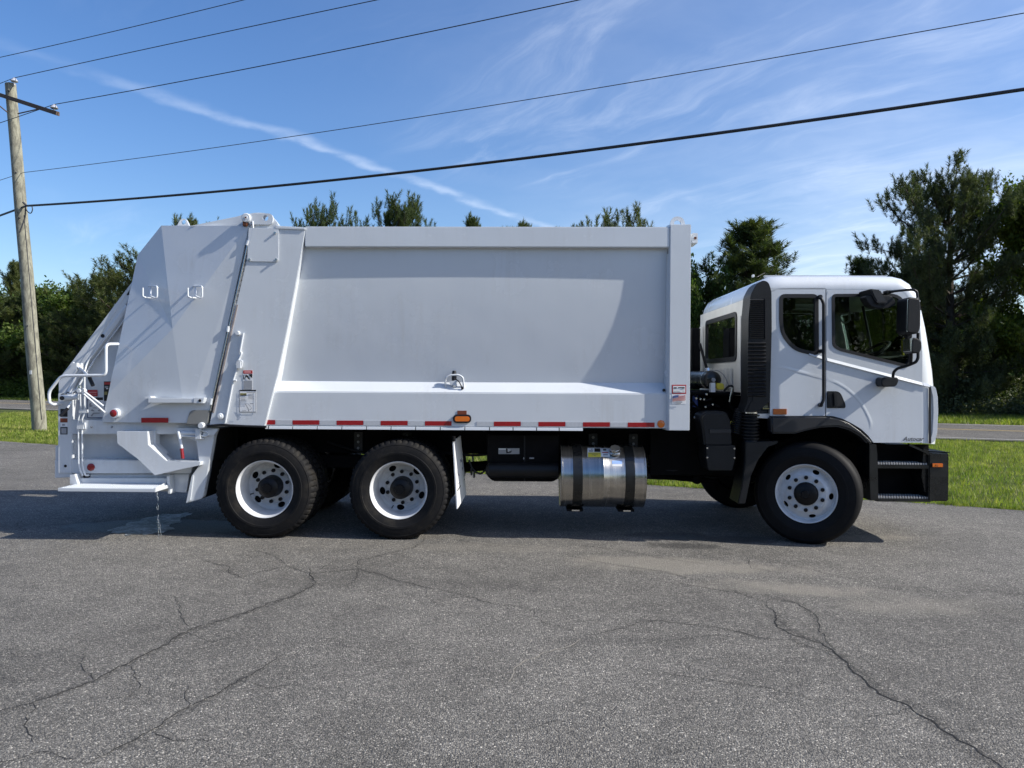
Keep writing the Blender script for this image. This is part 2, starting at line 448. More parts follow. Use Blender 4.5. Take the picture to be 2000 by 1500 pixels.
# bottom flange sheet and its folded lip
segs = [(519, 524), (526, 572), (573, 620), (621, 668), (669, 716), (717, 764), (765, 812), (813, 860), (861, 908), (909, 956), (957, 1002), (1003, 1048), (1049, 1092), (1093, 1139)]
for a, c_ in segs:
    xa_, za_ = P(a, 832.5 + (a - 520) * .0062, SY); xb_, zb_ = P(c_ - .8, 832.5 + (c_ - 520) * .0062, SY)
    mk('bottom_lip', [(xa_, SY - .012, za_), (xb_, SY - .012, zb_), (xb_, .09, zb_ + .012), (xa_, .09, za_ + .012), (xa_, SY - .016, za_ - .026), (xb_, SY - .016, zb_ - .026), (xb_, .09, zb_ - .03), (xa_, .09, za_ - .03)],
       [(0, 1, 2, 3), (0, 4, 5, 1), (3, 2, 6, 7), (0, 3, 7, 4), (1, 5, 6, 2), (4, 7, 6, 5)], M_WHITE, body)
# front corner post (box) with chamfered inner return, front bulkhead
pc = [(P(1303, 438, .05)[0], .06), (P(1309, 438)[0], 0.0), (P(1350, 438)[0], 0.0), (P(1350, 438)[0], .25), (P(1303, 438)[0], .25)]
def tilt_post(name, pts, z0, z1, mat, parent, lean=0):
    bm = bmesh.new(); ngon_prism(bm, [(x, y, z0) for x, y in pts], [(x + lean, y, z1) for x, y in pts]); return bmk(name, bm, mat, parent, .006)
zpt, zpb = P(1330, 438)[1], P(1330, 841)[1]
tilt_post('corner_post', pc, zpb, zpt, M_WHITE, body)
tilt_post('far_corner_post', [(x, WY - y) for x, y in pc], zpb, zpt, M_WHITE, body)
box('front_bulkhead', P(1350, 438)[0] - .09, P(1350, 438)[0] - .03, .252, WY - .252, zpb + .02, zpt - .01, M_WHITE, body)
# lifting eye
ring = [P(1313 + 28 * 0, 438)] 
cx, cz = P(1327, 434); 
outer = [(cx - .085, zpt), ] + [(cx + .075 * math.cos(a), cz + .01 + .07 * math.sin(a)) for a in [math.pi - math.pi * k / 12 for k in range(13)]] + [(cx + .085, zpt)]
plate_holes('lifting_eye', outer, [circ(cx, cz + .008, .036, 16)], .10, .13, M_WHITE, body)
# bracket box at the front top
box('lamp_bracket', P(1352, 455, .1)[0], P(1363, 455, .1)[0], .10, .34, P(1357, 475, .1)[1], P(1357, 455, .1)[1], M_WHITE, body)
lathe('bolt', [(0, -.012), (.012, -.012), (.014, 0)], (P(1358, 465, .1)[0], .10, P(1358, 465, .1)[1]), M_RUST, body, seg=10)
# tapered rear post
RP = [(489, 446), (597, 446), (588, 500), (577, 560), (562, 640), (543, 730), (530, 780), (517, 833), (408, 833), (430, 727), (459, 590)]
tp = pprism('tapered_post', RP, 0.0, .34, M_WHITE, body, .006)
prism('far_tapered_post', pp(RP, 0), WY - .34, WY, M_WHITE, body, .006)
# bright top trim of the post
pprism('post_trim', [(536, 438), (548, 441), (597, 443.5), (597, 450), (541, 448), (536, 448)], -.012, .10, M_WHITE, body, .010)
# bolted access plate
ap = prism('access_plate', rpoly(pp([(486, 445), (545, 446), (545, 512), (483, 511)], 0), [.0, .0, .03, .03]), -.010, -.001, M_WHITE, body, .003)
for bx, by in ((538, 455), (540, 507), (488, 507)):
    x, z = P(bx, by, -.01); lathe('bolt', [(0, -.030), (.011, -.030), (.013, -.010)], (x, 0, z), M_SILVER, ap, seg=10)
# hinge ear with eye and pin boss
ear = rpoly(pp([(471, 470), (474, 423), (492, 415), (525, 415), (545, 440), (545, 475)], .02), [.0, .12, .06, .10, .05, 0])
xe, ze = P(518, 425, -.01)
plate_holes('hinge_plate', ear, [circ(xe, ze, .034, 18)], .03, .09, M_WHITE, body)
lug = rpoly(pp([(484, 415.5), (531, 415.5), (531, 437), (484, 437)], -.03), [.02, .09, .09, .02], 6)
plate_holes('hinge_lug', lug, [circ(xe, ze, .030, 18)], .002, .029, M_WHITE, body)
xp, zp = P(478, 424, -.05)
lathe('hinge_pin', [(0, -.028), (.020, -.028), (.022, -.025), (.040, -.025), (.048, -.018), (.048, .04)], (xp, 0, zp), M_WHITE, body, seg=28)
lathe('bolt', [(0, -.033), (.008, -.033), (.008, -.025)], (xp, 0, zp), M_RUST, body, seg=10)
box('rusty_fitting', *(lambda a, c_: (a[0], c_[0], -.02, .03, c_[1], a[1]))(P(475, 432), P(483, 442)), M_RUST, body)
# red reflective strips along the bottom edge
reds = [(520, 537.5), (571.5, 623.5), (657.5, 709.5), (743.5, 796), (830, 882), (964.5, 1017), (1051.5, 1104), (1138.5, 1191), (1226, 1278.5)]
for a, c_ in reds:
    ym = 825.3 + (a + c_ - 1200) / 2 * .0068; 
    prism('reflector_strip', pp(rect(a, ym - 4.5, c_, ym + 4.3), SY), SY - .004, SY - .0005, M_RED, body, 0)
for i in range(len(reds) - 1):
    a, c_ = reds[i][1] + 1.2, reds[i + 1][0] - 1.2
    if i == 4: a = 931
    ym = 825.3 + (a + c_ - 1200) / 2 * .0068
    prism('silver_reflector', pp(rect(a, ym - 4.5, c_, ym + 4.3), SY), SY - .004, SY - .0005, M_SILV, body, 0)
# side marker lamps
ml = prism('marker_lamp', rpoly(pp(rect(885, 809.5, 920.5, 826), SY), .044, 6), SY - .022, SY - .001, M_DBK, body, .004)
prism('lens', rpoly(pp(rect(888.5, 813, 917.5, 823), SY), .026, 6), SY - .030, SY - .0205, M_ORNG, ml, .003)
prism('amber_reflector', pp(rect(893.5, 802, 911.5, 810), SY), SY - .005, SY - .0005, M_DBR, body, 0)
x, z = P(1291, 828, SY); lathe('round_amber_reflector', [(0, -.012), (.030, -.012), (.037, -.008), (.04, -.0005)], (x, SY, z), M_ORNG, body, seg=24)
x, z = P(1297, 762, .06); lathe('dark_hole_plug', [(0, -.006), (.012, -.006), (.016, .012)], (x, .055, z), M_DBK, body, seg=14)
x, z = P(1305, 490, .04); box('dark_slot', x - .006, x + .008, .035, .06, z - .03, z + .02, M_DBK, body, 0)
# guard hoop with black valve on ledge
def L3(px, py, y): return P3(px, py, y)
tube('guard_hoop', [L3(870, 757, .11), L3(870, 738, .08), L3(879, 733, .08), L3(895, 732, .08), L3(904, 737, .08), L3(906, 757, .11)], .011, M_WHITE, body, .02)
x, z = P(887, 737, .10)
lathe('work_lamp', [(0, .07), (.018, .07), (.022, .05), (.026, .0), (.024, -.07), (.012, -.08), (0, -.08)], (x, .10, z), M_DBK, body, axis='Z', seg=16)
tube('cable', [L3(890, 741, .09), L3(896, 744, .06), L3(900, 752, .07), L3(903, 758, .075)], .006, M_DBK, body, .02)
lathe('grommet', [(0, -.016), (.012, -.016), (.016, 0)], (P(903, 758, .08)[0], .08, P(903, 758, .08)[1]), M_DBK, body, seg=12)
pprism('lamp_shield', [(877, 745), (892, 742), (893, 755), (880, 752)], .075, .085, M_WHITE, body, .002)
# stickers on the tapered post
X0, Y0, K = 450, 710, 70 / 955
def q(x, y): return (X0 + x * K, Y0 + y * K)
def qr(x0, y0, x1, y1): return [q(x0, y0), q(x1, y0), q(x1, y1), q(x0, y1)]
d = decal([(M_DWH, qr(335, 175, 600, 695)), (M_DRD, qr(345, 182, 592, 270)), (M_DGY, qr(355, 455, 580, 690)), (M_DBK, [q(350, 300), q(385, 420), q(350, 425)]),
           (M_DBK, [q(480, 290), q(590, 280), q(585, 390), q(540, 350)]), (M_DBK, [q(420, 300), q(470, 320), q(530, 435), q(480, 410), q(440, 350), q(400, 390), q(400, 340)])], 0, body, 'white and red warning sticker with figure pictogram')
prism('print', pp(qr(380, 205, 555, 245)), -.0105, -.0095, basic('label_pink', (.62, .28, .28), .5), d, 0)
d = decal([(M_DWH, qr(245, 700, 690, 1295)), (M_DBK, qr(245, 700, 690, 735)), (M_DOL, qr(262, 790, 430, 830)), (M_DBK, qr(262, 832, 430, 856)), (M_DGY, qr(245, 735, 258, 1290)), (M_DGY, qr(680, 735, 690, 1290)), (M_DGY, qr(245, 1280, 690, 1295)), (M_DGY, qr(440, 758, 665, 775))]
          + [(M_DGY, [q(*p) for p in r]) for r in lines(285, 890, 430, 1010, 4, .3)] + [(M_DGY, [q(*p) for p in r]) for r in lines(490, 820, 650, 960, 5, .35)]
          + [(M_DGY, [q(410, 1075), q(425, 1070), q(500, 1190), q(520, 1275), q(500, 1275), q(480, 1200)]), (M_DGY, [q(425, 1070), q(500, 1065), q(500, 1073), q(425, 1080)]), (M_DGY, [q(500, 1065), q(600, 1195), q(590, 1200), q(495, 1075)]), (M_DGY, [q(600, 1195), q(560, 1225), q(520, 1225), q(520, 1217), q(590, 1197)]), (M_DGY, qr(545, 1055, 640, 1075)), (M_DGY, qr(330, 1250, 450, 1265))], 0, body, 'white instruction sticker with black header')
# stickers on the corner post: red framed label and a flag
X0, Y0, K = 1295, 740, 60 / 1500
decal([(M_DRD, qr(435, 285, 1130, 735)), (M_DWH, qr(490, 345, 1085, 670)), (M_DBK, qr(525, 410, 665, 470)), (M_DBK, qr(725, 405, 1045, 440)), (M_DBK, qr(930, 440, 1045, 470)), (M_DGY, qr(530, 595, 820, 615)), (M_DGY, qr(930, 595, 1045, 615)), (M_DGY, qr(530, 520, 1045, 530))], 0, body, 'red framed white sticker')
fl = [(M_DWH, qr(430, 750, 1120, 1235))]
M_FR = basic('flag_red', (.52, .20, .19), .5); M_FB = basic('flag_blue', (.07, .10, .24), .5)
for i in range(7):
    y_ = 835 + i * 38
    fl.append((M_FR, [q(460, y_ + 20), q(600, y_ - 5), q(740, y_ - 30), q(860, y_ - 15), q(1000, y_ - 25), q(1095, y_ - 45), q(1095, y_ - 25), q(1000, y_ - 3), q(860, y_ + 7), q(740, y_ - 8), q(600, y_ + 17), q(460, y_ + 42)]))
fl.append((M_FB, [q(458, 840), q(600, 800), q(745, 785), q(745, 900), q(600, 925), q(458, 950)]))
fl += [(M_DGY, qr(600, 1130, 930, 1160)), (M_DGY, qr(640, 1185, 860, 1210))]
decal(fl, 0, body, 'white sticker with a waving striped flag')

# ================================================================== TAILGATE
V = {'A': P3(315, 440.5, .16), 'B': P3(486, 441, .012), 'C': P3(409, 803, .010), 'Cb': P3(404, 826, .010), 'D': P3(363, 826, .010), 'K': P3(337, 642, .030), 'E': P3(199, 824.5, .085), 'G': P3(269, 498, .225), 'Fp': P3(258.5, 549, .21), 'M': P3(214, 770, .11)}
_k, _d, _e = Vector(V['K']), Vector(V['D']), Vector(V['E']); _n = (_d - _k).cross(_e - _k)
_m = V['M']; V['M'] = (_m[0], _k.y - (_n.x * (_m[0] - _k.x) + _n.z * (_m[2] - _k.z)) / _n.y, _m[2])
names = list(V); VI = {k: i for i, k in enumerate(names)}
fl = [('A', 'B', 'K'), ('B', 'C', 'Cb', 'D', 'K'), ('G', 'A', 'K', 'M', 'Fp'), ('M', 'K', 'D', 'E')]
vs = [V[k] for k in names]; n0 = len(vs)
vs += [(x, y + .03, z) for x, y, z in vs]
fs = []
for f in fl:
    ids = [VI[k] for k in f]
    for i in range(1, len(ids) - 1): fs.append((ids[0], ids[i], ids[i + 1])); fs.append((n0 + ids[0], n0 + ids[i + 1], n0 + ids[i]))
oline = ['A', 'B', 'C', 'Cb', 'D', 'E', 'M', 'Fp', 'G']
for i in range(len(oline)):
    a, b_ = VI[oline[i]], VI[oline[(i + 1) % len(oline)]]; fs.append((a, b_, n0 + b_, n0 + a))
tail = mk('tailgate', vs, fs, M_WHITE, truck)
mk('far_tailgate_side', [(x, WY - y, z) for x, y, z in vs[:n0]], [tuple(VI[k] for k in f) for f in (('A', 'B', 'C', 'Cb', 'D', 'E', 'M', 'Fp', 'G'),)], M_WHITE, tail)
# top and back sheets closing the tailgate
def sheet(name, a, b_, y0, y1, th, parent=tail):
    (xa_, za_), (xb_, zb_) = a, b_
    dx_, dz_ = xb_ - xa_, zb_ - za_; l_ = math.hypot(dx_, dz_); nx_, nz_ = -dz_ / l_ * th, dx_ / l_ * th
    return prism(name, [(xa_, za_), (xb_, zb_), (xb_ + nx_, zb_ + nz_), (xa_ + nx_, za_ + nz_)], y0, y1, M_WHITE, parent, .003)
A2, B2, G2, F2 = P(315, 440.5, .16), P(486, 441, .012), P(269, 498, .225), P(258.5, 549, .21)
sheet('top_sheet', (A2[0], A2[1] - .005), (B2[0], B2[1] - .005), .165, WY - .165, -.02)
sheet('back_sheet', (A2[0] + .01, A2[1]), (G2[0] + .01, G2[1]), .23, WY - .23, .02)
sheet('back_sheet', (G2[0] + .01, G2[1]), (F2[0] + .01, F2[1]), .23, WY - .23, .02)
x_, z_ = P(122, 735, .14)
sheet('back_sheet', F2, (x_ + .06, z_ + .02), .22, WY - .22, .02)
# bottom of the shell: under-edge box filler between shell and body
pprism('shell_floor', [(230, 800), (404, 800), (404, 822), (215, 822)], .13, WY - .13, M_WHITE, tail, 0)
pprism('hinge_side', [(370, 470), (486, 446), (478, 500), (404, 822), (380, 822)], .13, .17, M_WHITE, tail, 0)
# lifting lug and sloping arm over the top
cxl, czl = P(358, 433.5, .4)
plate_holes('lifting_lug', rpoly(pp([(345, 442), (353, 427), (363, 427), (370, 442)], .4), [0, .05, .05, 0]), [circ(cxl, czl, .028, 14)], .40, .43, M_WHITE, tail)
pprism('lift_arm', [(372, 441), (465, 422), (476, 418), (489, 424), (489, 443), (372, 443)], .10, .20, M_WHITE, tail, .01)
# grip handles (pairs of U bars)
def uhandle(px, py, iy=.0):
    lst = []
    for (dx_, dy_) in ((0, 0), (15, 1)):
        if dx_ == 0: lst.append([L3(px, py, -.10), L3(px, py + 17, -.10), L3(px + 5, py + 19, -.10), L3(px + 15, py + 20, .03 + iy * 1.8)])
        else: lst.append([L3(px + 15, py, -.02 + iy), L3(px + 15, py + 17, -.10), L3(px + 28, py + 21, -.10), L3(px + 28, py - 3, -.10), L3(px + 11, py - 3, .04 + iy * 1.8)])
    o = tubes('grip_handle', lst, .009, M_WHITE, tail, .03); return o
uhandle(279, 562, .05); uhandle(367, 562)
# hydraulic rod along the hinge edge, dark gap behind
tube('steel_pipe', [L3(493, 432, .0), L3(495, 450, .0), L3(488, 480, .0)], .011, M_WHITE, tail, .05)
tube('steel_pipe', [L3(491, 441, .0), L3(484, 478, .0), L3(411, 803, .0)], .0085, M_SILVER, tail, .03)
for a, c_ in (((485, 470), (482, 479)), ((446, 637), (444.5, 648)), ((413.5, 778), (411.5, 790))):
    tube('pipe_clamp', [L3(*a, .0), L3(*c_, .0)], .019, M_WHITE, tail, 0)
pprism('gap_seal', [(485, 478), (489, 478), (463, 592), (416, 806), (411, 806), (460, 592)], .0, .06, M_DBK, tail, 0)
pprism('rust_streak', [(462, 595), (465, 595), (418, 806), (415, 806)], -.006, -.001, basic('weathered_edge', (.42, .36, .33), .7, var=.3, vscale=12), tail, 0)
# channel bar with end block
pprism('side_channel', [(289, 777), (379, 778), (379, 787), (289, 787)], -.06, .02, M_WHITE, tail, .004)
pprism('channel_block', [(378, 777), (399, 777), (396, 788), (378, 788)], -.065, .02, M_WHITE, tail, .004)
x, z = P(390, 782.5, -.07); lathe('hole_plug', [(0, -.069), (.014, -.069), (.016, -.064)], (x, 0, z), M_DBK, tail, seg=14)
pprism('channel_foot', [(281, 775), (294, 774), (297, 780), (283, 779)], -.05, .05, M_WHITE, tail, .004)
# dark corner gusset plate
pprism('corner_gusset', rpoly([(371, 801), (409, 801), (405, 829), (364, 828)], [8, 0, 0, 0], 3), -.004, .015, basic('grey_gusset', (.21, .21, .20), .5), tail, .002)
# red lamps on tailgate
x, z = P(226, 807, .06)
sl = lathe('stop_lamp', [(.0, .02), (.048, .02), (.052, .05), (.052, .10)], (x, 0, z), M_WHITE, tail, seg=28)
lathe('lens', [(0, .012), (.030, .013), (.038, .0195)], (x - .004, 0, z), M_REDL, sl, seg=24)
prism('reflector_strip', pp(rect(276.5, 816, 328.5, 825.5), .012), .004, .0165, M_RED, tail, 0)

# ---- hopper behind/below the tailgate
HY = .30
hop = pprism('hopper', [(256, 575), (128, 737), (116, 745), (114, 930), (390, 930), (400, 835), (260, 835), (262, 600)], HY, WY - HY, M_WHITE, truck, .006)
pprism('slope_beam', [(257, 551), (119, 734), (114, 745), (114, 770), (128, 770), (157, 708), (250, 590), (256, 570)], .225, HY - .001, M_WHITE, hop, .006)
tube('ram_cylinder', [L3(252, 598, .27), L3(160, 716, .27)], .050, M_WHITE, hop, 0, 16)
tube('ram_rod', [L3(160, 716, .27), L3(136, 766, .24)], .030, M_WHITE, hop, 0, 12)
tubes('hydraulic_pipe', [[L3(248, 606, .24), L3(170, 708, .22), L3(163, 735, .14), L3(165, 760, .12)], [L3(250, 615, .25), L3(186, 700, .25), L3(150, 760, .15), L3(138, 768, .13)]], .010, M_WHITE, hop)
x, z = P(201, 656, .225); lathe('dark_hole_plug', [(0, .217), (.020, .217), (.022, .2245)], (x, 0, z), M_DBK, hop, seg=16)
decal([(M_DBK, [(247.5, 566), (253, 566), (252.5, 576), (248, 577), (247, 573), (250, 572)])], .225, hop)
# rear upright column and rails
pprism('rear_column', [(113, 768), (141, 768), (141, 925), (113, 925)], .12, HY + .05, M_WHITE, hop, .006)
pprism('rear_bumper_block', [(106.5, 898), (141, 898), (141, 932), (106.5, 934)], .13, WY - .13, M_WHITE, hop, .006)
pprism('tail_edge', [(108, 872), (116, 868), (116, 898), (108, 898)], .14, .3, M_WHITE, hop, .003)
x, z = P(128, 910, .12); lathe('dark_hole_plug', [(0, .112), (.013, .112), (.014, .1195)], (x, 0, z), M_DBK, hop, seg=14)
pprism('side_rail', [(139, 819), (400, 827), (400, 848), (139, 848)], .12, HY, M_WHITE, hop, .006)
pprism('side_rail', [(139, 897), (380, 900), (372, 925), (139, 925)], .13, HY, M_WHITE, hop, .006)
pprism('sill_panel', [(150, 926), (370, 926), (364, 962), (150, 950)], .17, .35, M_WHITE, hop, .004)
op = prism('oval_cover', rpoly(pp([(176, 826), (225, 826), (225, 843), (176, 843)], .12), .06), .118, .128, M_WHITE, hop, .003)
for bx in (179.5, 219.5):
    x, z = P(bx, 834, .12); lathe('bolt', [(0, .104), (.010, .104), (.012, .118)], (x, 0, z), M_RIM, op, seg=10)
x, z = P(177.5, 912.5, .125); 
lathe('round_reflector', [(0, .115), (.032, .116), (.039, .120), (.04, .1295)], (x, 0, z), M_REDL, hop, seg=24)
# grab rail
tube('grab_rail', [L3(231, 672, .08), L3(207, 672, -.06), L3(207, 733, -.06), L3(120, 734, -.06), L3(98, 762, -.06), L3(95.5, 771, -.06), L3(97, 787, -.06), L3(104, 790, -.06), L3(119, 788, .12)], .016, M_WHITE, hop, .05, 10)
# vertical hydraulic pipes
tube('hydraulic_pipe', [L3(157, 770, .09), L3(158, 806, .09), L3(153, 818, .09), L3(154, 912, .09), L3(162, 929, .09)], .010, M_WHITE, hop, .04)
tube('hydraulic_pipe', [L3(165, 735, .09), L3(165, 808, .09), L3(160, 818, .09), L3(161, 910, .09), L3(167, 929, .09), L3(174, 928, .12)], .010, M_WHITE, hop, .04)
boxes('pipe_clamp', [(P(151, 0 + 831, .085)[0], P(164, 831, .085)[0], .075, .12, P(150, 838, .085)[1], P(150, 826, .085)[1]), (P(155, 800, .085)[0], P(169, 800, .085)[0], .075, .12, P(150, 806, .085)[1], P(150, 800, .085)[1])], M_WHITE, hop)
prism('pipe_slot', rpoly(pp(rect(160, 924, 176, 933), .165), .03), .160, .169, M_DBK, hop, 0)
# control levers
lv = tube('control_lever', [L3(143, 709, .02), L3(174, 735, .00), L3(181, 752, -.03)], .013, M_WHITE, hop, .03)
tube('lever_grip', [L3(174.5, 737, -.005), L3(181.5, 753, -.035)], .020, M_DBK, lv, 0, 10)
boxes('lever_bracket', [(P(142, 0 + 712, .03)[0], P(153, 712, .03)[0], .0, .12, P(150, 722, .03)[1], P(150, 709, .03)[1])], M_WHITE, hop)
lv = tube('control_lever', [L3(140, 784, .03), L3(133, 795, .0), L3(122, 808, -.02)], .011, M_WHITE, hop, .03)
tube('lever_grip', [L3(133, 797, -.003), L3(117.5, 812.5, -.03)], .017, M_DBK, lv, 0, 10)
tube('push_rod', [L3(155.5, 762.5, -.02), L3(205, 806, .06)], .011, M_WHITE, hop, 0)
tube('push_rod', [L3(157, 759, .02), L3(202, 793, .08)], .011, M_WHITE, hop, 0)
x, z = P(155, 763, -.03); lathe('rod_joint', [(0, -.05), (.018, -.05), (.024, -.04), (.026, .06)], (x, 0, z), M_WHITE, hop, seg=18)
x, z = P(156, 757, .0); lathe('bolt', [(0, .03), (.02, .02), (.022, -.02)], (x, 0, z), M_SILVER, hop, axis='Z', seg=12)
tube('valve_body', [L3(121, 777, .08), L3(154, 775, .08)], .030, M_WHITE, hop, 0, 12)
x, z = P(122, 777.5, .05); lathe('dark_hole_plug', [(0, .03), (.020, .03), (.022, .045)], (x, 0, z), M_DBK, hop, seg=14)
decal([(M_DBK, [(118.5, 770.5), (123, 768), (126, 769.5), (130, 768), (131.5, 770.5)])], .12, hop)
# stickers on the hopper
def s4(lst, y, label=None): return decal(lst, y, hop, label)
s4([(M_DWH, rect(171, 775.5, 203, 816)), (M_DRD, rect(171.5, 761.5, 190.5, 774)), (M_DBK, rect(187, 776, 201.5, 781.5)), (M_DBK, rect(171, 776, 180, 781.5)), (M_NAVY, rect(171, 776, 172, 816)), (M_NAVY, rect(171, 815, 200, 816))] +
   [(M_DGY, [(175, 789), (179, 786), (178, 791), (183, 793), (176, 795)]), (M_DGY, [(178, 802), (181, 799), (186, 803), (182, 803)]), (M_DGY, [(178, 812), (183, 806), (196, 806), (196, 807.5), (184, 808), (181, 813)]), (M_DGY, rect(182, 796, 190, 797.2)), (M_DGY, [(192, 801), (196, 799), (199, 803), (194, 803)])], HY - .002, 'white pictogram sticker under a red header')
s4([(M_DRD, rect(171.5, 761.5, 190.5, 774))] + [(basic('label_pink', (.62, .28, .28), .5), rect(173, 765.5, 189, 767)), (M_FR, rect(173, 769.5, 189, 770.7))], HY - .006, 'red sticker')
s4([(M_DBK, rect(203, 745, 218, 783)), (M_DRD, rect(204, 746.5, 216, 751)), (M_DOL, rect(204, 765, 210, 771)), (M_DGY, rect(205, 754, 212, 758)), (M_DWH, rect(208, 758, 212, 760))], HY - .002, 'black sticker with red header')
s4([(M_DBK, rect(118, 798.5, 132, 814))], .12, 'black square sticker')
s4([(M_DBR, rect(118, 817, 132, 825))], .12, 'reddish brown sticker')
s4([(M_DWH, rect(118.5, 825.7, 131.5, 833)), (M_DGY, rect(121.5, 828, 127, 831.5))], .12)
s4([(M_DBK, rect(118, 834, 132, 848.5)), (M_DGY, rect(120, 836, 130, 847))], .12)
# drain chute
ch = pprism('drain_chute', [(227.5, 842.5), (288, 842.5), (289.5, 869), (325, 900), (391, 902), (390, 909), (302, 928.5), (268, 896), (229, 866.5)], -.02, .12, M_WHITE, hop, .003)
pprism('chute_side', [(289, 842), (303.5, 840), (304, 868), (323, 887), (313, 889), (289.5, 869)], .10, .195, M_WHITE, ch, .003)
# latch turnbuckle with a red handle
tube('latch_screw', [L3(347, 846, .05), L3(388, 846, .05)], .022, M_WHITE, hop, 0, 14)
tubes('latch_link', [[L3(384, 840, .03), L3(404, 843, .03), L3(408, 848, .03), L3(402, 852, .03), L3(388, 850, .03)], [L3(350, 851, .04), L3(385, 853, .04), L3(398, 857, .04)]], .010, M_WHITE, hop, .02)
lh = tube('latch_handle', [L3(348, 843, .02), L3(352, 860, .01), L3(355, 876, .0)], .016, M_WHITE, hop, .02, 10)
tube('red_grip', [L3(354.5, 876, .0), L3(357, 896, -.01)], .018, M_REDL, lh, 0, 12)
x, z = P(394, 831, -.02); lathe('latch_pin', [(0, -.05), (.026, -.05), (.032, -.042), (.032, .10)], (x, 0, z), M_WHITE, hop, seg=22)
boxes('latch_block', [(P(383, 837, .02)[0], P(393, 837, .02)[0], .0, .15, P(388, 857, .02)[1], P(388, 838, .02)[1])], M_WHITE, hop)
# rear step
sx0, sz1 = P(112.5, 953, -.24); sx1, sz0 = P(303, 961.5, -.24)
step = prism('rear_step', [(sx0, sz0), (sx1, sz0), (sx1, sz1), (sx0, sz1)], -.24, .10, M_WHITE, hop, .004)
tl = []
for i in range(40):
    for j in range(6):
        xx = sx0 + .03 + (sx1 - sx0 - .06) * (i + (j % 2) * .5) / 40; yy = -.22 + j * .05
        tl.append((xx, xx + .012, yy, yy + .022, sz1 - .001, sz1 + .005))
o = boxes('tread_pattern', tl, M_WHITE, step); o['kind'] = 'stuff'
pprism('step_bracket', [(325, 930), (331, 929), (333, 964.5), (328, 964.5)], .06, .17, M_WHITE, hop, .003)
mk('step_gusset', [P3(303.5, 953, -.238), P3(303.5, 961.5, -.238), P3(325, 949, .08), P3(325, 941, .08)], [(0, 1, 2, 3)], M_WHITE, hop)
pprism('step_mount', [(136, 928), (146, 926), (152, 946), (136, 946)], .03, .17, M_WHITE, hop, .004)
pprism('step_back', [(146, 934), (327, 934), (327, 947), (146, 947)], .10, .17, M_WHITE, hop, .003)
# rear mudguard
pprism('mudguard', [(343, 836), (424, 836), (418, 852), (409, 905), (397, 970), (393, 974), (374, 980), (363, 983), (374, 929), (389, 908), (383, 862), (346, 848)], .06, .14, M_WHITE, hop, .006)
pprism('mudguard_edge', [(374, 930), (378, 928), (372, 977), (363, 983)], .045, .06, M_WHITE, hop, .002)
pprism('mudguard', [(409, 905), (420, 852), (421, 838), (428, 838), (412, 900), (399, 972), (395, 974)], .141, .75, M_DBK, hop, .004)
pprism('latch_arm', [(400, 840), (424, 837), (426, 839), (417, 851), (395, 850)], .03, .059, M_WHITE, hop, .003)
# side rod of the tailgate prop on the post
tubes('prop_rod', [[L3(475.5, 650, -.015), L3(469, 686, -.015), L3(472, 690, -.015), L3(466, 704, -.015)], [L3(465, 714, -.015), L3(456, 742, -.015), L3(440, 826, -.015)], [L3(456, 743, -.03), L3(462, 743, -.03)]], .011, M_WHITE, body, .01)
tube('rod_loop', [L3(466, 703, -.03), L3(474, 705, -.03), L3(472, 718, -.03), L3(464, 718, -.03)], .006, M_WHITE, body, .01)
boxes('rod_collar', [(P(462, 712, -.05)[0], P(470, 712, -.05)[0], -.055, -.008, P(466, 719, -.05)[1], P(466, 706, -.05)[1])], M_WHITE, body)
x, z = P(465, 651, 0); lathe('rod_hook', [(0, -.03), (.02, -.03), (.026, -.001)], (x, 0, z), M_WHITE, body, seg=14)
x, z = P(431.5, 813, 0); 
lathe('prop_bolt', [(0, -.05), (.016, -.05), (.018, -.035), (.030, -.034), (.034, -.02), (.036, -.001)], (x, 0, z), M_WHITE, body, seg=22)
tube('rubber_edging', [L3(405, 832, -.005), L3(430, 829.5, -.005), L3(470, 832, -.005), L3(520, 833.5, -.005)], .012, M_DBK, body, .1)

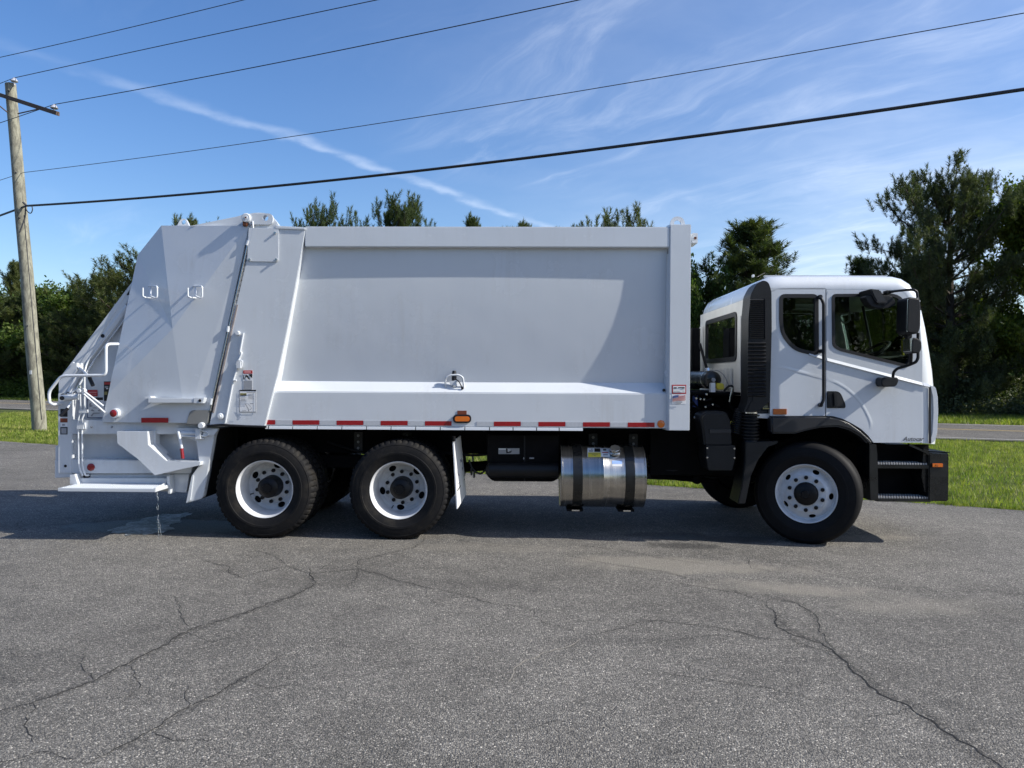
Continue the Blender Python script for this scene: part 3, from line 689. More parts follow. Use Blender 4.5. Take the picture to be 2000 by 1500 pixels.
# ================================================================== WHEELS
def wheel_meshes():
    keep = len(bpy.data.objects)
    out = {}
    def grab(k, o):
        out[k] = o.data; bpy.data.objects.remove(o)
    global OFF
    o_ = OFF; OFF = Vector((0, 0, 0))
    def tyre(lug):
        prof = [(.292, .02), (.297, .0), (.318, -.012), (.345, -.022), (.375, -.030), (.378, -.034), (.398, -.035), (.401, -.032), (.440, -.030), (.468, -.022), (.472, -.024), (.490, -.016), (.508, .0), (.518, .018), (.522, .045), (.523, .09), (.512, .092), (.512, .098), (.523, .10), (.524, .135), (.512, .137), (.512, .143), (.524, .145)]
        full = prof + [(r_, .28 - h) for r_, h in prof[::-1]]
        seg = 208 if lug else 72; n = len(full)
        def mod(i, k, r_, h):
            j = min(i, n - 1 - i)
            if lug and 12 <= j <= 15 and k % 4 == 0: return r_ - .012, h
            return r_, h
        return lathe('tyre', full, (0, 0, 0), M_RUBBER if lug else M_RUBBERF, seg=seg, ang=32, closed=False, mod=mod)
    grab('tyre_r', tyre(True)); grab('tyre_f', tyre(False))
    # rims: barrel by lathe, disc by cdt with hand holes
    def disc(name, yf, rmin, rmax, nh, rh, ha, hb, rings, ph):
        loops = [circ(0, 0, rmax, 60), circ(0, 0, rmin, 40)]
        for k in range(nh):
            a = ph + 2 * math.pi * k / nh; loops.append(circ(rh * math.cos(a), rh * math.sin(a), ha, 16, hb, a))
        ex = []
        for r_ in rings:
            for k in range(60):
                a = 2 * math.pi * k / 60; p = (r_ * math.cos(a), r_ * math.sin(a))
                if not any(inpoly(p, [(c[0] * 1.0, c[1] * 1.0) for c in lp]) for lp in loops[2:]): ex.append(p)
        v, f = cdt(loops, ex)
        nv = len(v)
        vs = [(x, yf(math.hypot(x, z)), z) for x, z in v]; vs2 = [(x, yf(math.hypot(x, z)) + .012, z) for x, z in v]
        cnt = {}
        for fc in f:
            for i in range(len(fc)):
                e = (fc[i], fc[(i + 1) % len(fc)]); cnt[e] = cnt.get(e, 0) + 1
        bd = [e for e in cnt if (e[1], e[0]) not in cnt]
        fs = list(f) + [tuple(i + nv for i in fc[::-1]) for fc in f] + [(a, b_, b_ + nv, a + nv) for a, b_ in bd]
        return mk(name, vs + vs2, fs, M_WHEEL, None, ang=28)
    def interp(tab):
        def fn(r_):
            for (a, ya), (b_, yb) in zip(tab, tab[1:]):
                if r_ <= b_: return ya + (yb - ya) * max(0, (r_ - a)) / (b_ - a)
            return tab[-1][1]
        return fn
    ry = interp([(.10, .255), (.178, .255), (.188, .268), (.225, .275), (.250, .262), (.262, .25)])
    grab('disc_r', disc('disc', ry, .105, .258, 5, .222, .030, .042, (.14, .178, .183, .188, .2, .21, .225, .24, .25), R(10)))
    grab('rim_r', lathe('rim', [(.286, .03), (.297, .012), (.302, -.002), (.300, -.008), (.293, -.006), (.288, .004), (.280, .02), (.272, .05), (.268, .09), (.262, .13), (.260, .20), (.258, .27), (.270, .275), (.28, .2), (.286, .03)], (0, 0, 0), M_WHEEL, seg=64, ang=50))
    fy = interp([(.10, -.002), (.190, -.002), (.197, .004), (.222, .022), (.245, .048), (.262, .060), (.28, .055)])
    grab('disc_f', disc('disc', fy, .112, .272, 5, .236, .021, .034, (.15, .19, .193, .197, .205, .215, .225, .24, .25, .262), R(68)))
    grab('rim_f', lathe('rim', [(.286, .03), (.297, .012), (.303, -.004), (.301, -.012), (.294, -.011), (.288, -.002), (.282, .02), (.275, .045), (.271, .06), (.276, .07), (.286, .03)], (0, 0, 0), M_WHEEL, seg=64, ang=50))
    grab('hub_r', lathe('wheel', [(0, .055), (.045, .055), (.050, .062), (.052, .075), (.085, .082), (.108, .10), (.112, .15), (.108, .20), (.118, .245), (.118, .27), (.0, .27)], (0, 0, 0), M_HUB, seg=36))
    grab('hub_f', lathe('wheel', [(0, -.085), (.034, -.085), (.040, -.078), (.042, -.06), (.07, -.052), (.102, -.046), (.116, -.03), (.120, .0), (.118, .03), (0, .03)], (0, 0, 0), M_HUB, seg=36))
    grab('drum', lathe('wheel', [(0, .30), (.24, .30), (.25, .33), (.25, .50), (0, .50)], (0, 0, 0), M_CHAS, seg=32))
    grab('inner_drum', lathe('brake_drum', [(0, .115), (.250, .115), (.262, .13), (.262, .34), (0, .34)], (0, 0, 0), M_CHAS, seg=32))
    bm = bmesh.new(); ngon_prism(bm, [(p[0], -.022, p[1]) for p in circ(0, 0, .0215, 6)], [(p[0], .014, p[1]) for p in circ(0, 0, .0215, 6)])
    grab('nut', bmk('lug_nut', bm, M_HUB, None, .003))
    grab('valve', tube('valve_stem', [(0, 0, 0), (-.03, -.01, -.012), (-.055, -.02, -.02)], .005, M_DBK, None, 0))
    OFF = o_; return out
WM = wheel_meshes()
def lk(name, me, parent, loc=(0, 0, 0), rot=(0, 0, 0)):
    o = bpy.data.objects.new(name, me); COL.objects.link(o); o.parent = parent; o.location = loc; o.rotation_euler = rot; return o
def wheel(kind, x, y, z, rz=0, spin=0, flip=False, nuts=True, label=None):
    w = lk('wheel', WM['hub_r' if kind == 'r' else 'hub_f'] if kind != 'i' else WM['drum'], truck, (x - OFF.x, y - OFF.y, z), (0, spin, rz + (math.pi if flip else 0)))
    w.rotation_mode = 'YXZ' if False else 'XYZ'
    lk('tyre', WM['tyre_f' if kind == 'f' else 'tyre_r'], w)
    lk('rim', WM['rim_f' if kind == 'f' else 'rim_r'], w)
    if kind != 'i':
        lk('disc', WM['disc_f' if kind == 'f' else 'disc_r'], w)
        lk('brake_drum', WM['inner_drum'], w, (0, 0 if kind == 'f' else .18, 0))
        if nuts:
            for k in range(10):
                a = 2 * math.pi * (k + .5) / 10; lk('lug_nut', WM['nut'], w, (.166 * math.cos(a), (-.004 if kind == 'f' else .250), .166 * math.sin(a)), (0, random.random(), 0))
        if kind == 'r': lk('valve_stem', WM['valve'], w, (.222 * math.cos(R(206)), .262, .222 * math.sin(R(206))))
    if label: w['label'] = label
    return w
WZ = .512
xr1, zr1 = P(516, 957, .02); xr2, zr2 = P(778, 962, .02); xf, zf = P(1573, 967, .02)
wheel('r', xr1, .03, WZ, spin=R(4), label='rearmost wheel with muddy tyre')
wheel('r', xr2, .03, WZ, spin=R(-38))
wheel('f', xf, .0, WZ + .005, rz=R(-26), spin=R(0), label='steered front wheel')
for x in (xr1, xr2):
    wheel('i', x, .03 + .33, WZ); wheel('i', x, WY - .03 - .33, WZ, flip=True)
    wheel('r', x, WY - .03, WZ, flip=True, nuts=True)
wheel('f', xf, WY - .02, WZ + .005, rz=R(-26), flip=True)

# ================================================================== CHASSIS
ch = boxes('chassis_frame', [(P(420, 800)[0], P(1790, 800)[0], .78, .86, .82, 1.10), (P(420, 800)[0], P(1790, 800)[0], WY - .86, WY - .78, .82, 1.10)], M_CHAS, truck)
for x in (-3.2, -2.2, -1.4, -.4, .6, 1.6, 2.6, 3.6):
    box('cross_member', x - .06, x + .06, .86, WY - .86, .86, 1.06, M_CHAS, ch, 0)
for x in (xr1, xr2):
    lathe('axle', [(0, .5), (.07, .5), (.07, .95), (.16, 1.08), (.22, 1.22), (.16, 1.36), (.07, 1.49), (.07, 1.94), (0, 1.94)], (x, 0, WZ), M_CHAS, ch, seg=20)
tube('front_axle', [(xf, .35, WZ + .02), (xf, .7, WZ - .06), (xf, 1.74, WZ - .06), (xf, 2.1, WZ + .02)], .06, M_CHAS, ch, .1)
tube('drive_shaft', [(xr2, 1.22, WZ + .06), (1.8, 1.22, .80)], .06, M_CHAS, ch, 0, 12)
box('spring_pack', xr1 - .3, xr2 + .3, .70, .80, .66, .80, M_CHAS, ch)
box('spring_pack', xf - .65, xf + .6, .72, .80, .60, .68, M_CHAS, ch)
box('wheel_arch_liner', P(424, 800)[0], P(880, 800)[0], .12, WY - .12, zbt + .02, zbt + .05, M_CHAS, ch, 0)
box('rear_apron', P(440, 800)[0] - .1, P(440, 800)[0] - .06, .5, WY - .3, .5, zbt, M_CHAS, ch, 0)
box('body_subframe', P(424, 800)[0], P(1342, 800)[0], .70, WY - .70, 1.10, zbt + .02, M_CHAS, ch, 0)
M_CAST = basic('cast_housing', (.05, .05, .052), .55, var=.4, vscale=9)
box('transmission', 1.55, 2.35, .95, WY - .95, .60, .86, M_CAST, ch, .05)
for k in range(6): box('housing_rib', 1.60 + k * .12, 1.625 + k * .12, .925, .949, .62, .84, M_CAST, ch, .004)
tube('exhaust_pipe', [(1.2, .9, .60), (1.9, .86, .58), (2.5, .9, .62)], .055, M_CAST, ch, .2, 14)
box('engine_block', 2.7, 3.9, .88, WY - .88, .62, 1.25, M_CHAS, ch, .04)
box('inner_panel', P(1270, 850, .62)[0], P(1480, 850, .62)[0], .60, .66, .62, 1.35, M_CHAS, ch, 0)
tubes('air_line', [[L3(1285, 928, .7), L3(1330, 938, .7), L3(1375, 938, .7)], [L3(1290, 915, .7), L3(1325, 905, .7), L3(1350, 922, .7)]], .012, M_CHAS, ch)
tube('drag_link', [L3(1272, 928, .75), L3(1330, 934, .75), L3(1392, 940, .75)], .030, M_CHAS, ch, .1)
lathe('link_joint', [(0, .69), (.05, .70), (.055, .76), (0, .80)], (P(1362, 938, .7)[0], 0, P(1362, 937, .7)[1]), M_CHAS, ch, seg=14)
tube('steering_link', [(1.3, .9, .66), (2.9, .75, .56)], .028, M_CHAS, ch, 0)
for x in (-1.75, -1.2, -.15, .35, .9, 1.35):
    box('frame_bracket', x - .05, x + .05, .74, .779, .84, 1.06, M_GREYP, ch, .006)
    for z_ in (.88, .95, 1.02): lathe('frame_bolt', [(0, .725), (.014, .726), (.016, .7399)], (x, 0, z_), M_DGY, ch, seg=8)
tubes('brake_hose', [[(-2.1, .72, .95), (-1.6, .70, .80), (-1.0, .70, .86), (-.4, .72, .80), (.2, .72, .92)], [(1.0, .70, .9), (1.5, .66, .74), (2.1, .66, .80), (2.5, .70, 1.0)], [(1.2, .72, .8), (1.7, .60, .66), (2.3, .66, .72)]], .014, M_BLACKP, ch, .15)
lathe('spare_air_tank', [(0, .62), (.08, .63), (.11, .66), (.11, 1.40), (.08, 1.43), (0, 1.44)], (0, .60, .80), M_GREYP, ch, axis='X', seg=20)
# box and canister under the body
ub = prism('under_body_box', rpoly(pp([(951, 850), (1092, 850), (1092, 934), (1080, 941), (963, 940), (951, 930)], .35), .0), .35, .95, M_CHAS, truck, .01)
prism('box_seam', pp([(1023, 852), (1026, 852), (1026, 940), (1023, 940)], .34), .335, .349, M_BLACKP, ub, .002)
lathe('air_tank', [(0, P(946, 0 + 930, .3)[0]), (.05, P(950, 930, .3)[0]), (.085, P(955, 930, .3)[0]), (.085, P(1090, 930, .3)[0]), (0, P(1094, 930, .3)[0])], (0, .32, P(1000, 915, .3)[1] - .02), M_BLACKP, ub, axis='X', seg=20)
decal([(M_DGY, rect(973.5, 875.5, 1014.5, 886.8)), (M_DWH, rect(974, 876, 989, 878)), (M_DBK, [(988, 876), (991, 876), (992, 883), (1000, 880), (998, 884), (989, 885.5)]), (M_DWH, rect(992, 877, 993.5, 882)), (M_DWH, rect(995, 877, 996.5, 881))], .345, ub, 'grey nameplate with a dark emblem')
boxes('bracket_tab', [(P(1034, 894, .34)[0], P(1043, 894, .34)[0], .33, .349, P(1034, 896, .34)[1], P(1034, 893.5, .34)[1]), (P(1022, 894, .34)[0], P(1024, 894, .34)[0], .33, .349, P(1034, 897, .34)[1], P(1034, 893.5, .34)[1])], M_DGY, ub)
tubes('cable_loop', [[L3(916, 898, .5), L3(922, 915, .5), L3(930, 923, .5), L3(940, 926, .5), L3(950, 915, .5)], [L3(920, 915, .5), L3(921, 928, .5)]], .011, M_DBK, ub, .04)
# mud flap behind the second axle
fa, fb, fc_, fd = P3(886, 862, .03), P3(900, 851, .50), P3(911, 965, .50), P3(893.5, 994, .03)
mfv = [Vector(p) for p in (fa, fb, fc_, fd)]
nrm = (mfv[1] - mfv[0]).cross(mfv[3] - mfv[0]).normalized()
if nrm.x < 0: nrm = -nrm
mvs = [tuple(p) for p in mfv] + [tuple(p - nrm * .012) for p in mfv]
mf = mk('mud_flap', mvs, [(0, 1, 2, 3), (4, 7, 6, 5), (0, 4, 5, 1), (1, 5, 6, 2), (2, 6, 7, 3), (3, 7, 4, 0)], M_DWH, truck)
def mfp(u, v, k): # on the flap
    p = (mfv[0] * (1 - u) + mfv[1] * u) * (1 - v) + (mfv[3] * (1 - u) + mfv[2] * u) * v
    return tuple(p + nrm * k)
def mfpoly(name, uv, k, m): return mk(name, [mfp(u, v, k) for u, v in uv], [tuple(range(len(uv)))], m, mf)
ce = [(math.cos(2 * math.pi * i / 28), math.sin(2 * math.pi * i / 28)) for i in range(28)]
mfpoly('emblem', [(.52 + .40 * a, .47 + .165 * b_) for a, b_ in ce], .002, M_NAVY)
mfpoly('emblem', [(.52 + .34 * a, .47 + .140 * b_) for a, b_ in ce], .003, M_DWH)
mfpoly('emblem', [(.52 + .31 * a, .47 + .128 * b_) for a, b_ in ce], .004, M_NAVY)
mfpoly('emblem', [(.22, .44), (.80, .40), (.82, .50), (.24, .535)], .005, M_DWH)
mfpoly('print', [(.22, .665), (.92, .655), (.92, .672), (.22, .684)], .003, M_DGY)
mfpoly('print', [(.08, .735), (.96, .72), (.96, .738), (.08, .757)], .003, M_DBK)
tube('flap_hanger', [L3(886, 852, .03), L3(886, 862, .03)], .02, M_CHAS, mf, 0)
mk('far_mud_flap', [(x, WY - y, z) for x, y, z in mvs], [(0, 1, 2, 3), (4, 7, 6, 5)], M_DWH, truck)

# ================================================================== FUEL TANK
tr = .328; ty = .36; tz = P(1178, 929.5, ty)[1]
tx0, tx1 = P(1097, 929, .03)[0], P(1263, 929, .03)[0]
tank = lathe('fuel_tank', [(0, tx0 + .012), (.18, tx0 + .004), (tr - .03, tx0 + .004), (tr - .005, tx0 - .006), (tr + .004, tx0 - .002), (tr + .004, tx0 + .012), (tr, tx0 + .016), (tr, (tx0 + tx1) / 2 - .003), (tr + .002, (tx0 + tx1) / 2), (tr, (tx0 + tx1) / 2 + .003), (tr, tx1 - .016), (tr + .004, tx1 - .012), (tr + .004, tx1 + .002), (tr - .005, tx1 + .006), (tr - .03, tx1 - .004), (.18, tx1 - .004), (0, tx1 - .012)], (0, ty, tz), M_TANK, truck, axis='X', seg=72, ang=35)
for a, c_ in ((1119.5, 1138.5), (1222.5, 1241)):
    xa_, xb_ = P(a, 929, .03)[0], P(c_, 929, .03)[0]
    lathe('tank_strap', [(tr + .003, xa_), (tr + .012, xa_ + .003), (tr + .012, xb_ - .003), (tr + .003, xb_)], (0, ty, tz), M_BUMP, tank, axis='X', seg=72)
    boxes('tank_bracket', [(xa_ - .05, xb_ + .02, ty - .12, .80, tz - tr - .035, tz - tr - .012), (xa_ - .02, xb_ + .0, .72, .80, tz - tr - .03, 1.0)], M_CHAS, tank)
    boxes('bracket_bolt', [(xa_ + .0, xb_ - .02, ty - .135, ty - .121, tz - tr - .030, tz - tr - .016)], M_SILVER, tank)
def on_tank(px, py, k=.002):
    # ray to the cylinder surface
    d = _r @ ray(px, py); a_ = d.y ** 2 + d.z ** 2; oy, oz = _o.y - ty, _o.z - tz
    b_ = 2 * (oy * d.y + oz * d.z); cc = oy * oy + oz * oz - (tr + k) ** 2; disc_ = max(b_ * b_ - 4 * a_ * cc, 0)
    t_ = (-b_ - math.sqrt(disc_)) / (2 * a_); p = _o + d * t_; return tuple(p)
def tank_decal(x0, y0, x1, y1, m, k=.002, par=None, name='sticker'):
    n = 6; vs = []
    for j in range(n + 1):
        for px in (x0, x1): vs.append(on_tank(px, y0 + (y1 - y0) * j / n, k))
    return mk(name, vs, [(2 * j, 2 * j + 1, 2 * j + 3, 2 * j + 2) for j in range(n)], m, par or tank)
td = tank_decal(1147.5, 874.5, 1174, 893, M_DWH); td['label'] = 'yellow, white and black warning sticker'
tank_decal(1148.5, 883.5, 1173.5, 892.7, M_YEL, .003, td, 'print'); tank_decal(1161, 875.5, 1172.5, 882.6, M_DBK, .003, td, 'print')
tank_decal(1150.5, 880, 1158.5, 881.6, M_DBK, .003, td, 'print'); tank_decal(1155, 876.5, 1157, 878, M_DBK, .003, td, 'print')
tank_decal(1151, 885, 1172, 886, M_DOL, .004, td, 'print'); tank_decal(1156, 887.3, 1168, 888.4, M_DOL, .004, td, 'print'); tank_decal(1160, 889.3, 1164, 890.4, M_DOL, .004, td, 'print')
td = tank_decal(1174.3, 875.5, 1191, 892, M_DWH); td['label'] = 'white sticker with red and black print'
tank_decal(1178, 877, 1184, 880, M_DBK, .003, td, 'print'); tank_decal(1176, 883, 1188, 884.7, M_DRD, .003, td, 'print'); tank_decal(1178, 886.5, 1187, 889.5, M_DGY, .003, td, 'print')
td = tank_decal(1195.5, 899.5, 1215, 911, M_DWH); td['label'] = 'small white sticker with a blue top'
tank_decal(1195.5, 899.5, 1215, 906, basic('label_blue', (.30, .45, .78), .5), .003, td, 'print')
cpos = Vector(on_tank(1201, 884, 0)); cn = Vector((0, cpos.y - ty, cpos.z - tz)).normalized()
lq = cn.to_track_quat('Z', 'Y').to_matrix()
bm = bmesh.new(); 
for (r0, h0, h1, n_) in ((.062, 0, .03, 20), (.056, .03, .065, 8)):
    ngon_prism(bm, [cpos + lq @ Vector((p[0], p[1], h0)) for p in circ(0, 0, r0, n_)], [cpos + lq @ Vector((p[0], p[1], h1)) for p in circ(0, 0, r0, n_)])
bmk('filler_cap', bm, M_SILVER, tank, .004)

# ================================================================== DEF TANK, MUDGUARD, ENGINE BAY
dt = prism('fluid_tank', rpoly(pp([(1368, 812), (1382, 804), (1418, 804), (1427, 822), (1430, 868), (1430, 872), (1376, 872), (1372, 840)], .06), [.04, .05, .03, .02, 0, 0, 0, 0]), .06, .42, M_BLACKP, truck, .02, 3)
prism('tank_band', pp([(1386, 838.5), (1428, 838.5), (1428, 846), (1386, 846)], .055), .050, .062, M_GREYP, dt, .003)
sk = prism('tank_skirt', pp([(1379, 870), (1436, 870), (1436, 896), (1430, 919), (1384, 919), (1379, 896)], .04), .04, .40, M_BLACKP, dt, .006)
for bx, by in ((1381, 875), (1434, 876), (1381, 893.5), (1434, 894)):
    x, z = P(bx, by, .04); lathe('bolt', [(0, .028), (.009, .028), (.012, .039)], (x, 0, z), M_SILVER, sk, seg=10)
cx_, cz_ = P(1408, 814, .12)
lathe('filler_neck', [(.05, 0), (.052, .03), (.040, .04), (0, .04)], (cx_, .14, cz_ - .045), M_BLACKP, dt, axis='Z', seg=20)
bm = bmesh.new(); Rt = Matrix.Rotation(R(38), 3, 'X')
for (r0, h0, h1) in ((.047, 0, .05),):
    pa = circ(0, 0, r0, 6, rot=.2)
    ngon_prism(bm, [Vector((cx_, .12, cz_ - .012)) + Rt @ Vector((p[0], p[1], h0)) for p in pa], [Vector((cx_, .12, cz_ - .012)) + Rt @ Vector((p[0] * .92, p[1] * .92, h1)) for p in pa])
bmk('blue_cap', bm, M_BLUE, dt, .006)
# black front mudguard panel behind the front wheel
pprism('mudguard_panel', [(1456, 864), (1521, 861.5), (1519, 866), (1500, 873), (1481, 898), (1467, 930), (1456, 984), (1441, 984), (1449, 950), (1455, 905)], .0, .34, M_BLACKP, truck, .008)
bay = box('engine_bay_deck', P(1352, 770, .5)[0], P(1462, 770, .5)[0], .42, WY - .42, P(1400, 766, .45)[1] - .03, P(1400, 766, .45)[1], M_CHAS, truck)
box('bay_back_panel', P(1345, 800, .7)[0], P(1470, 800, .7)[0], .72, .76, .95, P(1400, 766, .45)[1] - .03, M_CHAS, bay, 0)
ax_, az_ = P(1391, 742, .45)
ac = lathe('air_cylinder', [(0, .42), (.05, .425), (.075, .435), (.095, .45), (.098, .48), (.098, 1.5), (0, 1.55)], (ax_, 0, az_), M_BUMP, bay, seg=32)
lathe('shiny_clamp', [(.1, .55), (.104, .55), (.104, .58), (.1, .58)], (ax_ - .0, 0, az_), M_SILVER, ac, seg=32)
lathe('end_fitting', [(0, .395), (.02, .395), (.022, .42)], (ax_ + .005, 0, az_ - .0), M_DGY, ac, seg=12)
vb = pprism('valve_box', [(1388.5, 748), (1397.5, 747.5), (1397.5, 766), (1388.5, 766)], .36, .44, M_DWH, bay, .003)
pprism('yellow_tag', [(1399.5, 748.5), (1414, 748.5), (1415, 761), (1401, 761)], .37, .43, M_YEL, vb, .01)
tubes('engine_hose', [[L3(1414, 764, .42), L3(1424, 753, .40), L3(1431, 754, .40), L3(1431, 768, .40), L3(1424, 790, .45), L3(1432, 800, .5)]], .013, M_DBK, bay)
tube('thin_cable', [L3(1388, 724, .46), L3(1402, 723, .46), L3(1415, 733, .46), L3(1423, 752, .46)], .004, M_DGY, bay, .1)
tubes('metal_pipe', [[L3(1430, 757, .38), L3(1426, 776, .38), L3(1425, 785, .38)]], .010, M_SILVER, bay)
tubes('wiring', [[L3(1356, 772, .4), L3(1372, 784, .4), L3(1390, 780, .4)], [L3(1375, 795, .4), L3(1395, 790, .4), L3(1405, 796, .4)], [L3(1352, 785, .4), L3(1366, 800, .4)]], .014, M_CHAS, bay)
for (bx, by) in ((1360, 778), (1368, 779.5), (1375, 780), (1378, 795), (1392, 790), (1380, 770), (1357, 816), (1369, 821)):
    x, z = P(bx, by, .36); lathe('fitting', [(0, .352), (.010, .353), (.014, .37)], (x, 0, z), M_SILVER, bay, seg=8)
x, z = P(1359, 784, .4); lathe('blue_filter', [(0, -.06), (.03, -.06), (.03, .06), (0, .06)], (x, .42, z), M_NAVY, bay, axis='Z', seg=14)
x, z = P(1432, 826, .3); dp = lathe('yellow_dipstick', [(0, .28), (.020, .28), (.026, .29), (.026, .32), (0, .32)], (x, 0, z), M_YELP, bay, seg=18)
tube('dipstick_tube', [L3(1432.5, 831, .3), L3(1437, 838, .3), L3(1436, 846, .3)], .012, M_YELP, dp, .02)
tube('prop_strut', [L3(1367, 672, .9), L3(1381, 722, .5)], .016, M_CHAS, bay, 0)
x, z = P(1386, 722, .42); lathe('strut_cap', [(0, .03), (.04, .03), (.045, .0)], (x, .5, z - .01), M_SILVER, bay, axis='Z', seg=16)
# exhaust stack and ribbed panel behind the body post
prism('heat_shield', pp([(1352, 640), (1368, 640), (1368, 760), (1352, 760)], 1.6), 1.6, 1.9, M_CHAS, bay, .01)

# ================================================================== CAB
YC = .03; CW = WY - 2 * YC
def both(fn):
    a = fn(lambda y: y, 1); b_ = fn(lambda y: WY - y, 0); return a
XR = P(1463, 650, .12)[0]     # rear wall plane
zseam = P(1560, 561.5, YC)[1]
zroof = P(1600, 540.5, .24)[1]
cab = None
# rear wall with window and ribs
wy0, wz0 = PX(1438, 700, XR); wy1, _ = PX(1379.5, 705, XR); _, wz1 = PX(1440, 614.5, XR)
wz0 = (PX(1438, 700, XR)[1] + PX(1379.5, 705, XR)[1]) / 2; wz1 = (PX(1440, 614.5, XR)[1] + PX(1382, 629.6, XR)[1]) / 2
zrw = PX(1455, 774, XR)[1]; zrt = PX(1464, 581.5, XR)[1]
win = rpoly([(wy0, wz0), (wy1, wz0), (wy1, wz1), (wy0, wz1)], .07)
cab = plate_holes('cab', [(.06, zrw), (WY - .06, zrw), (WY - .06, zrt), (.06, zrt)], [win], XR, XR + .03, M_CABW, truck, axis='X')
plate_holes('rear_window_seal', rpoly([(wy0 - .03, wz0 - .03), (wy1 + .03, wz0 - .03), (wy1 + .03, wz1 + .03), (wy0 - .03, wz1 + .03)], .09), [rpoly([(wy0 + .02, wz0 + .02), (wy1 - .02, wz0 + .02), (wy1 - .02, wz1 - .02), (wy0 + .02, wz1 - .02)], .06)], XR - .012, XR + .01, M_DBK, cab, axis='X')
mk('rear_window_glass', [(XR + .004, p[0], p[1]) for p in win], [tuple(range(len(win)))], M_GLASS, cab)
for k in range(7):
    y = wy0 + .12 + k * .155
    xprism('pressed_rib', [(y, zrw + .06), (y + .075, zrw + .06), (y + .075, wz0 - .10), (y, wz0 - .10)], XR - .034, XR + .002, M_CABW, cab, .014)
for y in (.16, .30, wy1 + .12, wy1 + .26):
    xprism('pressed_rib', [(y, zrw + .06), (y + .06, zrw + .06), (y + .06, zrt - .16), (y, zrt - .16)], XR - .034, XR + .002, M_CABW, cab, .014)
# lofted skins
def offset_prof(prof, d):
    out = []
    for i, p in enumerate(prof):
        a = Vector(prof[max(i - 1, 0)]); c_ = Vector(prof[min(i + 1, len(prof) - 1)])
        t_ = (c_ - a).normalized(); n_ = Vector((t_.y, -t_.x))  # right-hand normal: inside for left->right over the top
        out.append(tuple(Vector(p) + n_ * d))
    return out
def loft(name, prof, y0, ri, ry, mat, parent, na=8, ang=50, half=False, th=.012, ycut=None):
    st = []
    for k in range(na + 1):
        a = math.pi / 2 * k / na; st.append((y0 + ry * (1 - math.cos(a)), ri * (1 - math.sin(a))))
    ys = [(y, d) for y, d in st]
    if ycut is not None: ys = [(y, d) for y, d in ys] + [(ycut, 0)]
    else: ys = ys + [(WY - y, d) for y, d in ys[::-1]]
    vs, fs = [], []; n = len(prof)
    for y, d in ys: vs += [(x, y, z) for x, z in offset_prof(prof, d)]
    m_ = len(vs)
    for y, d in ys: vs += [(x, y, z) for x, z in offset_prof(prof, d + th)]
    for i in range(len(ys) - 1):
        for j in range(n - 1):
            a = i * n + j; fs.append((a, a + 1, a + n + 1, a + n)); fs.append((m_ + a, m_ + a + n, m_ + a + n + 1, m_ + a + 1))
    for i in range(len(ys) - 1):
        for j in (0, n - 1):
            a = i * n + j; fs.append((a, a + n, m_ + a + n, m_ + a))
    for j in range(n - 1):
        for i in (0, len(ys) - 1):
            a = i * n + j; fs.append((a, m_ + a, m_ + a + 1, a + 1))
    return mk(name, vs, fs, mat, parent, ang=ang)
YF = .24
rp = [(XR, zrt - .01), (XR + .015, zrt + .06), (XR + .06, zrt + .14), (XR + .13, zrt + .19), (XR + .22, zroof - .008), (XR + .34, zroof)]
rp += [P(1640, 540, YF), P(1735, 541, YF), P(1752, 545, YF), P(1768, 555, YF), P(1781, 571, YF), P(1790, 588, YF)]
loft('roof', rp, YC, .145, .20, M_WHITE, cab, 10)
fp = [P(1788, 588, YF), P(1794, 610, YF), P(1801, 642, YF), P(1809, 690, YF), P(1814, 722, YF), P(1816, 742, YF), P(1817, 755, YF)]
loft('a_pillar', fp, YC, .21, .19, M_WHITE, cab, 10, ycut=.26)
o = loft('far_a_pillar', fp, YC, .21, .19, M_WHITE, cab, 8, ycut=.26)
for v in o.data.vertices: v.co.y = -v.co.y
ws = loft('windscreen', fp[:6], .262, .0, .001, M_WSHLD, cab, 1, th=.006)
ws2 = lettering('10', (0, 0, 0), .085, M_DWH, cab)
pw = Vector((P(1800, 625, .3)[0] - .03, .36, P(1755, 588, .3)[1]))
for v in ws2.data.vertices:
    c0 = v.co.copy(); v.co = Vector((pw.x + c0.z * -.12, pw.y + c0.x + OFF.y - OFF.y, pw.z + c0.z)) - OFF
low = [P(1820, 755, YF), P(1823, 800, YF), P(1823, 840, YF), P(1820, 866, YF)]
loft('front_panel', low, YC, .21, .19, M_WHITE, cab, 10)
# grille corner moulding that bulges at the front
gp = [P(1818, 752, .04), P(1828, 757, .04), P(1832, 775, .04), P(1833, 805, .04), P(1831, 845, .04), P(1827, 860, .04), P(1821, 866, .04)]
bm = bmesh.new(); inner_ = [(x - .055, z) for x, z in gp[::-1]]
ngon_prism(bm, [(x, .040, z) for x, z in gp + inner_], [(x, WY - .040, z) for x, z in gp + inner_]); bmk('grille_moulding', bm, M_WHITE, cab, .006)
for by in (786, 812, 838):
    x, z = P(1815.5, by, .11); lathe('screw', [(0, .10), (.007, .10), (.008, .114)], (x, 0, z), M_DGY, cab, seg=8)
pprism('moulding_gap', [(1815.2, 757), (1818.6, 755), (1819, 866), (1815.2, 866)], .020, .034, M_DBK, cab, 0)
